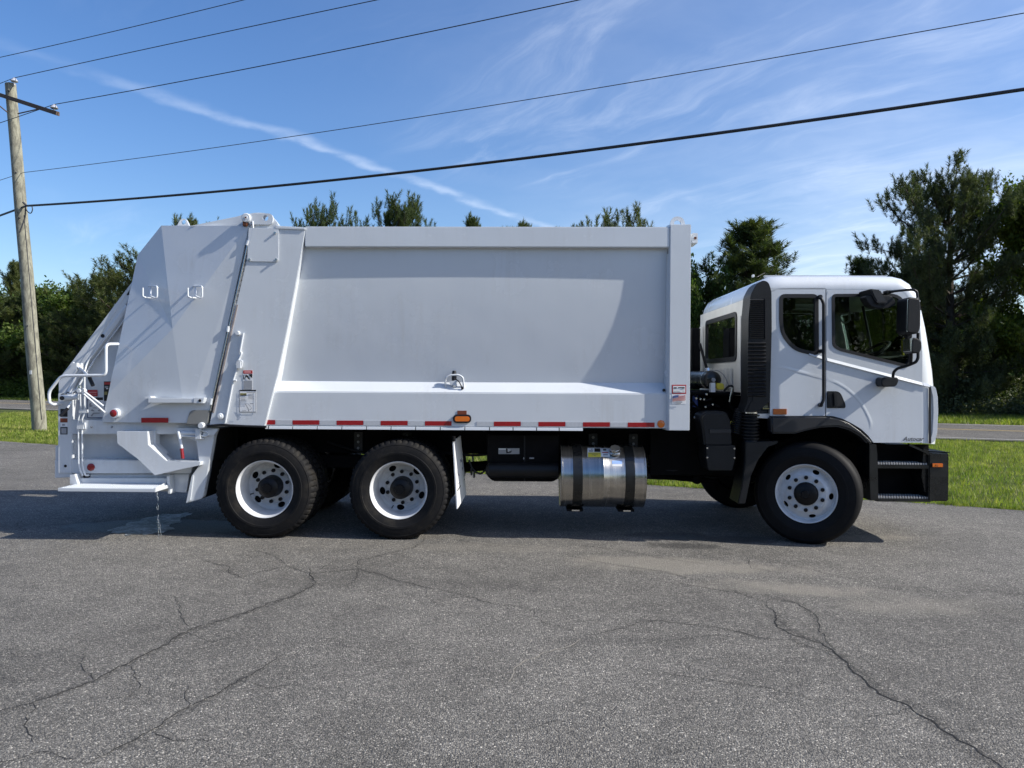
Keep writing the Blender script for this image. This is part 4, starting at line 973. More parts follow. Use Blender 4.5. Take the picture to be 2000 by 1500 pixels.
# side panels: rear quarter + door, near and far
qwin = rpoly(pp([(1524, 576.5), (1596, 576.5), (1597, 691), (1585, 691), (1550, 683), (1528, 654), (1524, 632)], YC), [.05, .05, .06, .05, .10, .10, .08])
qpanel = pp([(1500, 561.5), (1612.3, 561.5), (1611.8, 812), (1504, 812), (1504, 782), (1500, 700)], YC)
door_o = pp([(1614.2, 577), (1617, 569), (1625, 566), (1742, 566.5), (1763, 573), (1778, 588), (1789, 606), (1797, 640), (1801.5, 690), (1801.5, 864.5), (1706, 864.5), (1696, 851), (1682, 838), (1664, 827), (1646, 818), (1628, 813), (1613.5, 812)], YC)
dwin = rpoly(pp([(1626, 576), (1748, 575.5), (1764, 586), (1772, 620), (1779, 668), (1780, 704), (1772, 716), (1764, 714), (1638, 683), (1627, 675)], YC), [.04, .10, .06, .05, .05, .03, .02, .03, .05, .03])
def shrink(poly, d):
    c = [sum(p[0] for p in poly) / len(poly), sum(p[1] for p in poly) / len(poly)]; n = len(poly); out = []
    for i in range(n):
        a, b_ = Vector(poly[i - 1]), Vector(poly[(i + 1) % n]); t_ = (b_ - a)
        if t_.length < 1e-9: out.append(poly[i]); continue
        t_.normalize(); nn = Vector((-t_.y, t_.x)); p = Vector(poly[i])
        if (Vector(c) - p).dot(nn) < 0: nn = -nn
        out.append(tuple(p + nn * d))
    return out
def sidepart(name, outer, holes, ya, yb, mat, parent, far=False):
    if far: ya, yb = WY - yb, WY - ya
    return plate_holes(name, outer, holes, ya, yb, mat, parent)
header = pp([(1614, 561.5), (1742, 561.5), (1766, 568.5), (1782, 585), (1796, 606), (1789, 606), (1778, 588), (1763, 573), (1742, 566.5), (1625, 566), (1617, 569), (1614.2, 577)], YC)
for far in (False, True):
    sp = sidepart('far_cab_side' if far else 'cab_side', qpanel, [qwin], YC, YC + .05, M_WHITE, cab, far)
    sidepart('window_seal', shrink(qwin, -.012), [shrink(qwin, .026)], YC - .006, YC + .03, M_DBK, cab, far)
    y = WY - YC - .03 if far else YC + .03
    mk('window_glass', [(p[0], y, p[1]) for p in qwin], [tuple(range(len(qwin)))], M_GLASS, cab)
    sidepart('door_header', header, [], YC + .001, YC + .06, M_WHITE, cab, far)
    dr = sidepart('far_door' if far else 'door', door_o, [dwin], YC - .001, YC + .045, M_WHITE, truck, far)
    sidepart('window_seal', shrink(dwin, -.010), [shrink(dwin, .020)], YC - .008, YC + .03, M_DBK, dr, far)
    mk('window_glass', [(p[0], y, p[1]) for p in dwin], [tuple(range(len(dwin)))], M_GLASS, dr)
    if not far: door = dr
M_TRIM = basic('interior_trim', (.030, .031, .032), .8)
for far in (False, True):
    sidepart('inner_trim', shrink(qpanel, .004), [shrink(qwin, -.004)], YC + .051, YC + .075, M_TRIM, cab, far)
    sidepart('inner_trim', shrink(door_o, .012), [shrink(dwin, -.004)], YC + .061, YC + .085, M_TRIM, cab, far)
plate_holes('inner_trim', [(.10, zrw), (WY - .10, zrw), (WY - .10, zrt - .02), (.10, zrt - .02)], [win], XR + .031, XR + .05, M_TRIM, cab, axis='X')
# door gap liner behind the seams
prism('door_seam', pp([(1609, 561), (1617, 561), (1617, 813), (1609, 813)], YC + .03), YC + .03, YC + .05, M_DBK, cab, 0)
prism('door_seam', pp([(1612, 559), (1780, 559), (1796, 585), (1800, 606), (1780, 600), (1745, 571), (1612, 571)], YC + .052), YC + .053, YC + .06, M_DBK, cab, 0)
# corner panel right of the door, sill strip
prism('corner_panel', pp([(1802.7, 756), (1814, 756), (1814, 866), (1802.7, 866)], YC), YC + .004, YC + .06, M_WHITE, cab, .004)
prism('corner_seam', pp([(1800, 700), (1804, 700), (1804, 866), (1800, 866)], YC + .03), YC + .046, YC + .06, M_DBK, cab, 0)
# moulded crease line on door and side (wedge)
def wedge(name, a, b_, h, depth, parent):
    (xa_, za_), (xb_, zb_) = P(*a, YC), P(*b_, YC); v = []
    for x, z in ((xa_, za_), (xb_, zb_)): v += [(x, YC - .0005, z + h * .5), (x, YC - depth, z - h * .42), (x, YC - .0005, z - h * .6)]
    return mk(name, v, [(0, 1, 4, 3), (1, 2, 5, 4), (0, 3, 5, 2), (0, 2, 1), (3, 4, 5)], M_WHITE, parent)
wedge('crease_ridge', (1580, 691), (1611, 700.5), .030, .014, cab); wedge('crease_ridge', (1615, 702), (1700, 724), .034, .018, door); wedge('crease_ridge', (1700, 724), (1801, 750), .034, .018, door); wedge('crease_ridge', (1802.7, 750.5), (1815, 753), .034, .014, cab)
def swage(px, par):
    pts = [Vector(P(a, b_, YC)) for a, b_ in px]; vs = []
    pts = [Vector((p.x, p.y)) for p in smooth_path([Vector((p.x, p.y, 0)) for p in pts], .3, 4)]
    n = len(pts)
    for i, p in enumerate(pts):
        t_ = (pts[min(i + 1, n - 1)] - pts[max(i - 1, 0)]).normalized(); nn = Vector((t_.y, -t_.x))
        if nn.y > 0: nn = -nn     # towards lower left
        f_ = min(1, i / 3, (n - 1 - i) / 2)
        for d_, h_ in ((.012, 0), (.0, .0024 * f_), (-.010, .0014 * f_), (-.026, 0)):
            q_ = p + nn * d_; vs.append((q_.x, YC - .0016 - h_, q_.y))
    return mk('pressed_line', vs, [(4 * i + j, 4 * i + j + 1, 4 * i + j + 5, 4 * i + j + 4) for i in range(n - 1) for j in range(3)], M_WHITE, par, ang=80)
arc = [(1515, 715), (1540, 721), (1570, 729), (1609, 739)]
swage(arc, cab)
arc = [(1615, 741), (1632, 747), (1650, 757), (1668, 772), (1682, 789), (1693, 808), (1700, 825), (1700, 838)]
swage(arc, door)
M_BADGE = basic('badge_grey', (.09, .095, .11), .35)
# grab bar, handle, reflector, badge
gb = tube('grab_bar', [P3(1599, 580, YC + .01), P3(1604, 583, -.06), P3(1608.5, 592, -.06), P3(1608.5, 782, -.06), P3(1604, 790, -.06), P3(1600, 792, YC + .01)], .0155, M_BLACKP, cab, .05, 10)
for bx, by in ((1600, 580), (1602, 686), (1601, 791)):
    x, z = P(bx, by, YC); lathe('bar_mount', [(0, -.02), (.016, -.02), (.02, -.01), (.021, YC)], (x, 0, z), M_BLACKP, gb, seg=14)
hd = prism('door_handle', rpoly(pp([(1614.5, 764), (1640, 764), (1651, 790), (1651, 797), (1614.5, 797)], YC), [0, .05, .04, .02, 0]), YC - .012, YC, M_BLACKP, door, .005)
prism('handle_recess', rpoly(pp([(1618, 768), (1639, 768), (1647, 793), (1620, 793)], YC), .03), YC - .0135, YC - .011, M_DBK, hd, 0)
prism('handle_grip', rpoly(pp([(1625, 766), (1631, 766), (1634, 793), (1627, 794)], YC), .02), YC - .038, YC - .013, M_BLACKP, hd, .008, 3)
prism('amber_reflector', pp(rect(1509.5, 798.5, 1536, 809.5), YC), YC - .012, YC - .001, M_ORNGD, cab, .002)
lettering('Autocar', (P(1783, 857.5, YC)[0], YC - .004, P(1783, 857.5, YC)[1]), .060, M_BADGE, door, shear=.32, bold=.001, sx=1.02)
prism('print', pp(rect(1490, 797, 1502, 799), YC), YC - .001, YC + .002, M_DOL, cab, 0)
M_LOUV = basic('louvre_plastic', (.020, .021, .023), .33)
# air intake stack on the cab corner
stk = prism('air_intake', rpoly(pp([(1462, 620), (1466, 576), (1477, 555), (1491, 547), (1501, 551), (1507, 568), (1507.5, 640), (1504, 783), (1480, 805), (1451, 805), (1461, 784), (1461, 700)], -.01), [0, .03, .05, .05, .05, .05, 0, .02, .02, .02, .12, 0]), -.01, .26, M_BLACKP, truck, .02, 3)
for k in range(19):
    yy = 585 + k * 4.05
    x0, z0_ = P(1465.5, yy, -.03); x1, _ = P(1493, yy, -.03)
    mk('louvre', [(x0, -.012, z0_ - .004), (x1, -.012, z0_ - .004), (x1, -.030, z0_ - .006), (x0, -.030, z0_ - .006), (x0, -.011, z0_ + .006), (x1, -.011, z0_ + .006)], [(0, 1, 2, 3), (3, 2, 5, 4), (0, 3, 4), (1, 5, 2), (0, 4, 5, 1)], M_LOUV, stk)
for k in range(15):
    yy = 670 + k * 7.3
    x0, z0_ = P(1461.5, yy, -.04); x1, _ = P(1497, yy, -.04)
    mk('louvre', [(x0, -.012, z0_ - .016), (x1, -.012, z0_ - .016), (x1, -.036, z0_ - .001), (x0, -.036, z0_ - .001), (x0, -.011, z0_ + .012), (x1, -.011, z0_ + .012)], [(0, 1, 2, 3), (3, 2, 5, 4), (0, 3, 4), (1, 5, 2), (0, 4, 5, 1)], M_LOUV, stk)
pprism('louvre_frame', [(1493.5, 583), (1496, 583), (1496.5, 662), (1494, 662)], -.028, -.008, M_BLACKP, stk, .003)
pprism('front_ridge', [(1470.5, 665), (1472.5, 665), (1472.5, 780), (1462, 803), (1459, 803), (1470, 780)], -.020, -.008, M_BLACKP, stk, .003)
bx0, bz0 = P(1465, 806, .1); bprof = [(.0, bz0 + .01), (.072, bz0 + .01)]
for k in range(8):
    z_ = bz0 - .022 - k * .034; bprof += [(.070, z_ + .010), (.092, z_), (.092, z_ - .010), (.068, z_ - .018)]
bprof += [(.085, bz0 - .31), (.085, bz0 - .40), (0, bz0 - .40)]
hose = lathe('intake_hose', bprof, (bx0 + .01, .11, 0), M_BLACKP, truck, axis='Z', seg=28, ang=30)
lathe('hose_clamp', [(.074, bz0 + .008), (.078, bz0 + .008), (.078, bz0 - .006), (.074, bz0 - .006)], (bx0 + .01, .11, 0), M_SILVER, hose, axis='Z', seg=28)
for k in range(12):
    a, c_ = Vector(P3(1449, 802, .22)), Vector(P3(1437, 845, .22)); p = a.lerp(c_, k / 11)
    bm = bmesh.new(); dd = (c_ - a).normalized(); tube_bm(bm, [p - dd * .007, p + dd * .007], .075, 18); bmk('hose_rib', bm, M_BLACKP, hose)
# white bracket below the side panel
pprism('cab_bracket', [(1478, 808), (1504, 808), (1504, 818), (1478, 816)], .06, .10, M_CABW, cab, .002)
# wheel-arch fender
fo = [(1506, 813), (1613, 812.5), (1637, 816), (1660, 825), (1681, 840), (1699, 856), (1708, 866), (1696, 868), (1682, 853), (1660, 840), (1638, 834), (1605, 835), (1576, 841), (1554, 847), (1507, 847)]
fen = prism('fender', pp(fo, -.05), -.05, .10, M_GREYP, truck, .018, 3, ang=40)
xa_, za_ = P(1600, 835, .1)
lin = [(1700, 872), (1682, 853), (1660, 842), (1638, 836), (1605, 837), (1576, 843), (1554, 850), (1530, 862)]
lv_ = []; 
for (a, b_) in lin: x, z = P(a, b_, .1); lv_ += [(x, .101, z), (x, .62, z)]
mk('arch_liner', lv_, [(2 * i, 2 * i + 1, 2 * i + 3, 2 * i + 2) for i in range(len(lin) - 1)], M_CHAS, fen)
box('arch_back', P(1515, 850, .6)[0], P(1705, 850, .6)[0], .62, .66, .55, P(1600, 835, .6)[1] + .15, M_CHAS, fen, 0)
# front steps
pl = pprism('step_frame', [(1698, 868), (1712, 868), (1714, 890), (1716, 976), (1700, 978), (1698, 930)], .0, .30, M_BUMP, truck, .004)
pprism('step_back_panel', [(1712, 868), (1814, 868), (1814, 975), (1712, 975)], .28, .31, M_CHAS, pl, 0)
pprism('step_side_plate', [(1804, 876), (1814, 880), (1814, 962), (1806, 962), (1800, 930)], .04, .27, M_BUMP, pl, .003)
for (yy0, yy1) in ((907, 915.5), (973, 980.5)):
    x0, zt_ = P(1713, yy0, .01); x1, zb_ = P(1814 if yy0 < 950 else 1818, yy1, .01)
    stp = prism('tread', [(x0, zb_), (x1, zb_), (x1, zt_), (x0, zt_)], .01, .27, M_BUMP, pl, .003)
    tl = []
    for i in range(19):
        for j in range(4):
            xx = x0 + .012 + (x1 - x0 - .03) * i / 18.5
            tl.append((xx, xx + .014, .012 + j * .06, .034 + j * .06, zt_ - .001, zt_ + .016))
    o = boxes('tread_teeth', tl, basic('worn_tread', (.36, .36, .36), .4), stp); o['kind'] = 'stuff'
# bumper
bz1 = P(1830, 886, 0)[1]; bz0_ = P(1830, 979, 0)[1]; bxa = P(1814.5, 900, 0)[0]; bxb = P(1852.5, 900, 0)[0]
bmp = zprism('front_bumper', [(bxa, .0), (bxb - .0, .0), (bxb + .05, .10), (bxb + .08, .30), (bxb + .08, WY - .30), (bxb + .05, WY - .10), (bxb, WY), (bxa, WY), (bxa, .03)], bz0_, bz1, M_BUMP, truck, .010)
zprism('bumper_top_plate', [(P(1777, 869, .3)[0], .30), (bxb + .04, .05), (bxb + .07, WY / 2), (P(1777, 869, .3)[0], WY - .3)], bz1 + .002, bz1 + .010, M_BUMP, bmp, .002)
pprism('bumper_gusset', [(1776, 866), (1780, 868), (1815, 884), (1815, 890), (1806, 884), (1776, 871)], .0, .03, M_BUMP, bmp, .002)
bl = prism('marker_lamp', rpoly(pp(rect(1818.5, 904, 1843.5, 913), -.001), .01), -.012, -.001, M_DBK, bmp, .003)
prism('lens', rpoly(pp(rect(1820, 905, 1840.5, 912.2), -.01), .01), -.024, -.0125, M_ORNG, bl, .004)
prism('lens_core', pp(rect(1827.5, 906.5, 1832.5, 910.5), -.02), -.027, -.0242, M_ORNGD, bl, .001)
# mirrors
def mir(name, pts, y0, y1, bev, par=None): return prism(name, rpoly(pp(pts, y0), .04), y0, y1, M_BLACKP, par or truck, bev, 3, ang=45)
mr = mir('mirror', [(1772, 579.5), (1797, 582), (1799.5, 592), (1799, 640), (1793, 653), (1770, 651)], -.44, -.22, .035)
prism('mirror_glass', rpoly(pp([(1771.2, 584), (1773, 584), (1772, 648), (1770, 648)], -.42), 0), -.43, -.24, M_SILVER, mr, 0)
mir('small_mirror', [(1781, 659), (1795, 660), (1801, 668), (1801, 682), (1796, 690), (1779, 690)], -.42, -.24, .03, mr)
prism('mirror_glass', pp([(1776, 662), (1782, 660), (1781, 688), (1777, 686)], -.40), -.41, -.26, M_SILVER, mr, .003)
tube('mirror_arm', [P3(1733, 570.5, YC - .01), P3(1741, 569.5, -.06), P3(1772, 566, -.30), P3(1785, 566, -.34), P3(1791, 570, -.34), P3(1792, 582, -.34)], .0125, M_BLACKP, mr, .06, 10)
tube('mirror_arm', [P3(1793, 650, -.34), P3(1793, 700, -.34), P3(1789, 707, -.34), P3(1776, 713, -.26), P3(1752, 720, -.12), P3(1745, 727, -.10), P3(1744, 737, -.08)], .0145, M_BLACKP, mr, .06, 10)
tube('mirror_arm', [P3(1779, 688, -.32), P3(1778.5, 712, -.28)], .018, M_BLACKP, mr, 0, 10)
pprism('mirror_bracket', [(1770, 650), (1782, 648), (1782, 660), (1772, 662)], -.34, -.28, M_BLACKP, mr, .006)
mir('arm_mount', [(1730, 567), (1746, 566.5), (1747, 572), (1731, 573)], -.05, YC - .009, .008, mr)
mir('arm_base', [(1721.5, 737), (1754, 737), (1755.5, 744), (1751, 755), (1722, 756)], -.12, YC - .009, .014, mr)
# round look-down mirror over the window
lm = mir('lookdown_mirror', [(1688, 577), (1742, 577), (1752, 594), (1738, 602), (1712, 602), (1699, 596)], -.24, -.10, .03, mr)
pprism('mirror_hood', [(1700, 564), (1720, 566), (1732, 590), (1733, 594), (1715, 594), (1707, 580)], -.27, YC - .01, M_GREYP, lm, .010)
pprism('hood_seam', [(1712, 588), (1733, 588), (1733, 591), (1713, 591)], -.277, -.265, M_DBK, lm, 0)
# interior
zfl = P(1650, 800, .5)[1]
xi0, xi1 = XR + .06, P(1790, 700, .5)[0]
itr = box('cab_floor', xi0, xi1 - .1, .10, WY - .10, zfl - .05, zfl, M_DASH, cab, 0)
def seat(y0):
    xs = P(1560, 700, .6)[0] - .05
    s = box('seat', xs, xs + .52, y0, y0 + .52, zfl + .25, zfl + .42, M_SEAT, cab, .05)
    bm = bmesh.new(); ngon_prism(bm, [(xs - .06, y0 + .02, zfl + .40), (xs + .10, y0 + .02, zfl + .40), (xs - .02, y0 + .06, zfl + 1.02), (xs - .14, y0 + .06, zfl + 1.02)], [(xs - .06, y0 + .50, zfl + .40), (xs + .10, y0 + .50, zfl + .40), (xs - .02, y0 + .46, zfl + 1.02), (xs - .14, y0 + .46, zfl + 1.02)])
    bmk('backrest', bm, M_SEAT, s, .05, 3)
    box('headrest', xs - .13, xs - .03, y0 + .13, y0 + .39, zfl + 1.05, zfl + 1.24, M_SEAT, s, .04)
    return s
seat(.32); seat(1.58)
dz = P(1760, 705, .6)[1]
bm = bmesh.new(); dp_ = [(xi1 - .42, zfl + .2), (xi1 - .10, zfl + .1), (xi1 - .04, dz - .02), (xi1 - .20, dz + .06), (xi1 - .40, dz + .02)]
ngon_prism(bm, [(x, .12, z) for x, z in dp_], [(x, WY - .12, z) for x, z in dp_]); dash = bmk('dashboard', bm, M_DASH, cab, .03, 3)
stw = bmesh.new(); cw = Vector((xi1 - .46, .58, dz + .08)); Rw = Matrix.Rotation(R(-35), 3, 'Y')
tube_bm(stw, [cw + Rw @ Vector((.22 * math.cos(a), .22 * math.sin(a), 0)) for a in [2 * math.pi * k / 24 for k in range(25)]], .015, 8)
tube_bm(stw, [cw, cw + Rw @ Vector((.02, 0, -.35))], .03, 8); tube_bm(stw, [cw + Rw @ Vector((0, -.21, 0)), cw + Rw @ Vector((0, .21, 0))], .014, 8)
bmk('steering_wheel', stw, M_DBK, cab)
box('headliner', XR + .22, P(1760, 560, .3)[0] - .12, .24, WY - .24, zseam + .04, zseam + .07, M_HEADL, cab, 0)
box('overhead_console', P(1632, 585, .5)[0], P(1652, 585, .5)[0], .40, .75, P(1640, 612, .5)[1], P(1640, 580, .5)[1], M_DBK, cab, .01)
tube('coiled_cord', [P3(1642, 605, .5), P3(1640, 622, .5), P3(1648, 632, .5), P3(1658, 628, .5), P3(1660, 612, .5), P3(1656, 596, .5)], .010, M_DGY, cab, .06)
boxes('handset', [(P(1668, 620, .5)[0], P(1677, 620, .5)[0], .48, .54, P(1670, 626, .5)[1], P(1670, 610, .5)[1])], M_DBK, cab)
tube('wiper_arm', [P3(1685, 598, 1.2), P3(1700, 670, 1.3), P3(1704, 705, 1.3)], .016, M_DBK, cab, 0)
tube('yellow_handrail', [P3(1765, 712, .55), P3(1762, 665, .55), P3(1767, 660, .55)], .013, M_YEL, cab, .03)
# small items on the roof edge
box('roof_lamp', P(1470, 540, .5)[0], P(1474, 540, .5)[0], .5, .54, P(1476, 541, .5)[1], P(1476, 536, .5)[1], M_DWH, cab, .004)
tube('antenna', [P3(1478, 541, .5), P3(1494, 533, .55)], .004, M_DBK, cab, 0)
box('roof_rail', P(1496, 539, .3)[0], P(1736, 541, .3)[0], .34, .38, zroof + .001, zroof + .028, M_SILV, cab, .004)

# ================================================================== GROUND
OFF = Vector((0, 0, 0))
def gp2(px, py): p = ground(px, py); return Vector((p.x, p.y))
E0, E1 = gp2(0, 861), gp2(2000, 996)           # edge of lot
ed = (E1 - E0).normalized(); en = Vector((-ed.y, ed.x))   # en points away from camera
RN0, RN1 = gp2(40, 799), gp2(2000, 861.5); rd = (RN1 - RN0).normalized(); rn = Vector((-rd.y, rd.x))
ROADW = 8.6
def struct(name, verts, faces, mat, parent=None):
    o = mk(name, verts, faces, mat, parent)
    if parent is None: o['kind'] = 'structure'
    return o
# ---- asphalt material
def asphalt(name, lot=True):
    m, t, b = new_mat(name)
    pos = t.add('ShaderNodeTexCoord').outputs['Object']
    def vor(scale, feat='F1'):
        n = t.add('ShaderNodeTexVoronoi'); n.feature = feat; n.inputs['Scale'].default_value = scale; t.l.new(pos, n.inputs['Vector']); return n
    v1 = vor(112); v2 = vor(240)
    sp = t.add('ShaderNodeSeparateColor'); t.l.new(v1.outputs['Color'], sp.inputs[0])
    sp2 = t.add('ShaderNodeSeparateColor'); t.l.new(v2.outputs['Color'], sp2.inputs[0])
    stone = t.ramp(sp.outputs[0], [(0, (.030, .031, .033)), (.40, (.080, .080, .081)), (.70, (.15, .149, .147)), (.90, (.22, .217, .21)), (.965, (.33, .325, .31)), (1, (.58, .57, .55))])
    fine_ = t.ramp(sp2.outputs[0], [(0, (.035, .036, .038)), (.5, (.095, .095, .096)), (.85, (.18, .18, .177)), (1, (.36, .355, .34))])
    c = t.mix(.42, stone, fine_)
    gap = t.smooth(v1.outputs['Distance'], .45, .85)
    c = t.mix(t.math('MULTIPLY', gap, .45), c, (.035, .035, .037, 1))
    big = t.noise(pos, .33, 6, .6); mid = t.noise(pos, 1.9, 5, .65); sm = t.noise(pos, 7.0, 4, .6)
    tone = t.math('ADD', t.math('ADD', t.smooth(big, .3, .7, -.16, .16), t.smooth(mid, .3, .7, -.12, .11)), t.smooth(sm, .3, .7, -.08, .08))
    tv = t.math('ADD', tone, .98 if lot else .82)
    cm = t.add('ShaderNodeCombineColor'); 
    for i in range(3): t.l.new(tv, cm.inputs[i])
    c = t.mix(1.0, c, cm.outputs[0], 'MULTIPLY')
    c = t.mix(1.0, c, (1.47, 1.39, 1.26, 1), 'MULTIPLY')
    if lot:
        sx = t.add('ShaderNodeSeparateXYZ'); t.l.new(pos, sx.inputs[0])
        wn = t.noise(pos, 1.1, 6, .65); wn2 = t.noise(pos, 4.0, 5, .7)
        def spot(px, py, rx, ry, ang=0.0, soft=.75, w=.8):
            g = ground(px, py); ca, sa = math.cos(ang), math.sin(ang)
            ux = t.math('SUBTRACT', sx.outputs[0], g.x); uy = t.math('SUBTRACT', sx.outputs[1], g.y)
            a = t.math('ADD', t.math('MULTIPLY', ux, ca / rx), t.math('MULTIPLY', uy, sa / rx))
            bb = t.math('ADD', t.math('MULTIPLY', ux, -sa / ry), t.math('MULTIPLY', uy, ca / ry))
            r2 = t.math('SQRT', t.math('ADD', t.math('MULTIPLY', a, a), t.math('MULTIPLY', bb, bb)))
            r2 = t.math('ADD', r2, t.math('MULTIPLY', t.math('SUBTRACT', t.math('ADD', wn, t.math('MULTIPLY', wn2, .8)), .9), w * 2))
            return t.smooth(r2, 1.0, 1.0 - soft, 0, 1)
        def add(a, b2): return t.math('MAXIMUM', a, b2)
        sand = add(add(spot(1370, 1108, 1.5, .30, -.10), spot(1250, 1095, 1.3, .22, -.1)), spot(1560, 1150, .9, .28, -.2))
        sand = add(sand, t.math('MULTIPLY', add(spot(1770, 1185, 1.0, .30, -.05, .9), spot(1690, 1050, .8, .2)), .7))
        sand = add(sand, t.math('MULTIPLY', spot(950, 1070, 2.2, .25, -.05, .9), .45))
        c = t.mix(t.math('MULTIPLY', sand, .62), c, (.285, .262, .220, 1))
        oil = add(spot(1335, 1065, .55, .20, -.2, .5), t.math('MULTIPLY', spot(1310, 1045, .8, .18, 0, .5), .8))
        oil = add(oil, t.math('MULTIPLY', spot(1850, 1372, .13, .09, 0, .8, .5), .6))
        oil = add(oil, t.math('MULTIPLY', add(spot(1180, 1250, .7, .16, .2, .9), spot(900, 1140, 1.4, .3, -.2, .9)), .40))
        c = t.mix(t.math('MULTIPLY', oil, .62), c, (.022, .022, .023, 1))
        wet = add(spot(330, 1028, 1.7, .45, .05, .35, .9), t.math('MULTIPLY', spot(1385, 1052, .9, .2, -.1, .5), .9))
        c = t.mix(t.math('MULTIPLY', wet, .7), c, (.016, .016, .017, 1))
        rough = t.math('SUBTRACT', .86, t.math('MULTIPLY', wet, .45)); t.l.new(rough, b.inputs['Roughness'])
    else: b.inputs['Roughness'].default_value = .85
    t.l.new(c, b.inputs['Base Color']); b.inputs['Specular IOR Level'].default_value = .35
    bn = t.add('ShaderNodeBump'); bn.inputs['Strength'].default_value = .9; bn.inputs['Distance'].default_value = .009
    h = t.math('ADD', t.math('SUBTRACT', 1.0, v1.outputs['Distance']), t.math('MULTIPLY', sp.outputs[1], .5))
    h = t.math('ADD', h, t.math('MULTIPLY', t.math('SUBTRACT', 1.0, v2.outputs['Distance']), .35))
    t.l.new(h, bn.inputs['Height']); t.l.new(bn.outputs[0], b.inputs['Normal'])
    return m
M_LOT = asphalt('lot_asphalt'); M_ROAD = asphalt('road_asphalt', False)
M_SOIL, t, b = new_mat('turf_ground')
pos = t.add('ShaderNodeTexCoord').outputs['Object']
n = t.noise(pos, .5, 8, .65); n2 = t.noise(pos, 14, 6, .7)
c = t.mix(t.smooth(n, .3, .7), (.060, .085, .022, 1), (.105, .115, .040, 1)); c = t.mix(t.smooth(n2, .35, .7), c, (.035, .050, .014, 1))
t.l.new(c, b.inputs['Base Color']); b.inputs['Roughness'].default_value = .95; b.inputs['Specular IOR Level'].default_value = .1
struct('ground', [(-900, -900, -.05), (900, -900, -.05), (900, 900, -.05), (-900, 900, -.05)], [(0, 1, 2, 3)], M_SOIL)
# lot: ragged edge
ev = []; n = 260
for i in range(n + 1):
    s = -70 + 140 * i / n
    w = .05 * math.sin(s * 3.1) + .04 * math.sin(s * 7.7 + 1) + random.uniform(-.03, .03)
    p = E0 + ed * (s + 10) + en * w; ev.append((p.x, p.y, 0))
lot = ev + [tuple(E0 + ed * 82 - en * 50) + (0,), tuple(E0 - ed * 82 - en * 50) + (0,)]
lo = [(x, y, -.045) for x, y, z in lot]; nl = len(lot)
struct('parking_lot', lot + lo, [tuple(range(nl))] + [(i, (i + 1) % nl, nl + (i + 1) % nl, nl + i) for i in range(nl)], M_LOT)
def strip(base, dirv, nrmv, s0, s1, o0, o1, z):
    return [tuple(base + dirv * s + nrmv * o) + (z,) for s, o in ((s0, o0), (s1, o0), (s1, o1), (s0, o1))]
road = struct('road', strip(RN0, rd, rn, -160, 160, 0, ROADW, -.006) + strip(RN0, rd, rn, -160, 160, 0, ROADW, -.048), [(0, 1, 2, 3), (0, 1, 5, 4), (2, 3, 7, 6)], M_ROAD)
M_LINEY = basic('worn_yellow_line', (.52, .38, .16), .8, var=.35, vscale=5); M_LINEW = basic('worn_white_line', (.55, .54, .50), .8, var=.3, vscale=5)
for o in (ROADW / 2 + .32, ROADW / 2 + .52): struct('centre_line', strip(RN0, rd, rn, -160, 160, o, o + .11, -.002), [(0, 1, 2, 3)], M_LINEY, road)
for o in (.5, ROADW - .62): struct('edge_line', strip(RN0, rd, rn, -160, 160, o, o + .12, -.002), [(0, 1, 2, 3)], M_LINEW, road)
# cracks of the lot: dark ribbons paint dirt and the shade deep inside
M_CRACK = basic('crack_dirt_shade', (.012, .012, .012), .95); M_CRACKL = basic('pale_crack_fill', (.22, .20, .17), .9)
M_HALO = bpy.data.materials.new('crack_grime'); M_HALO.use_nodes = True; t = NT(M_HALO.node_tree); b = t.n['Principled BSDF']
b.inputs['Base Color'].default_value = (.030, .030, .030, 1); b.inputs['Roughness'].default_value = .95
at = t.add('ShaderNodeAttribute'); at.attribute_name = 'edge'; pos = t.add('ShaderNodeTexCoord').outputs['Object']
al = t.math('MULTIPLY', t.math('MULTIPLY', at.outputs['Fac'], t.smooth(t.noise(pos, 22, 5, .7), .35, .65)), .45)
trb = t.add('ShaderNodeBsdfTransparent'); ms = t.add('ShaderNodeMixShader'); t.l.new(al, ms.inputs[0]); t.l.new(trb.outputs[0], ms.inputs[1]); t.l.new(b.outputs[0], ms.inputs[2]); t.l.new(ms.outputs[0], t.n['Material Output'].inputs[0])
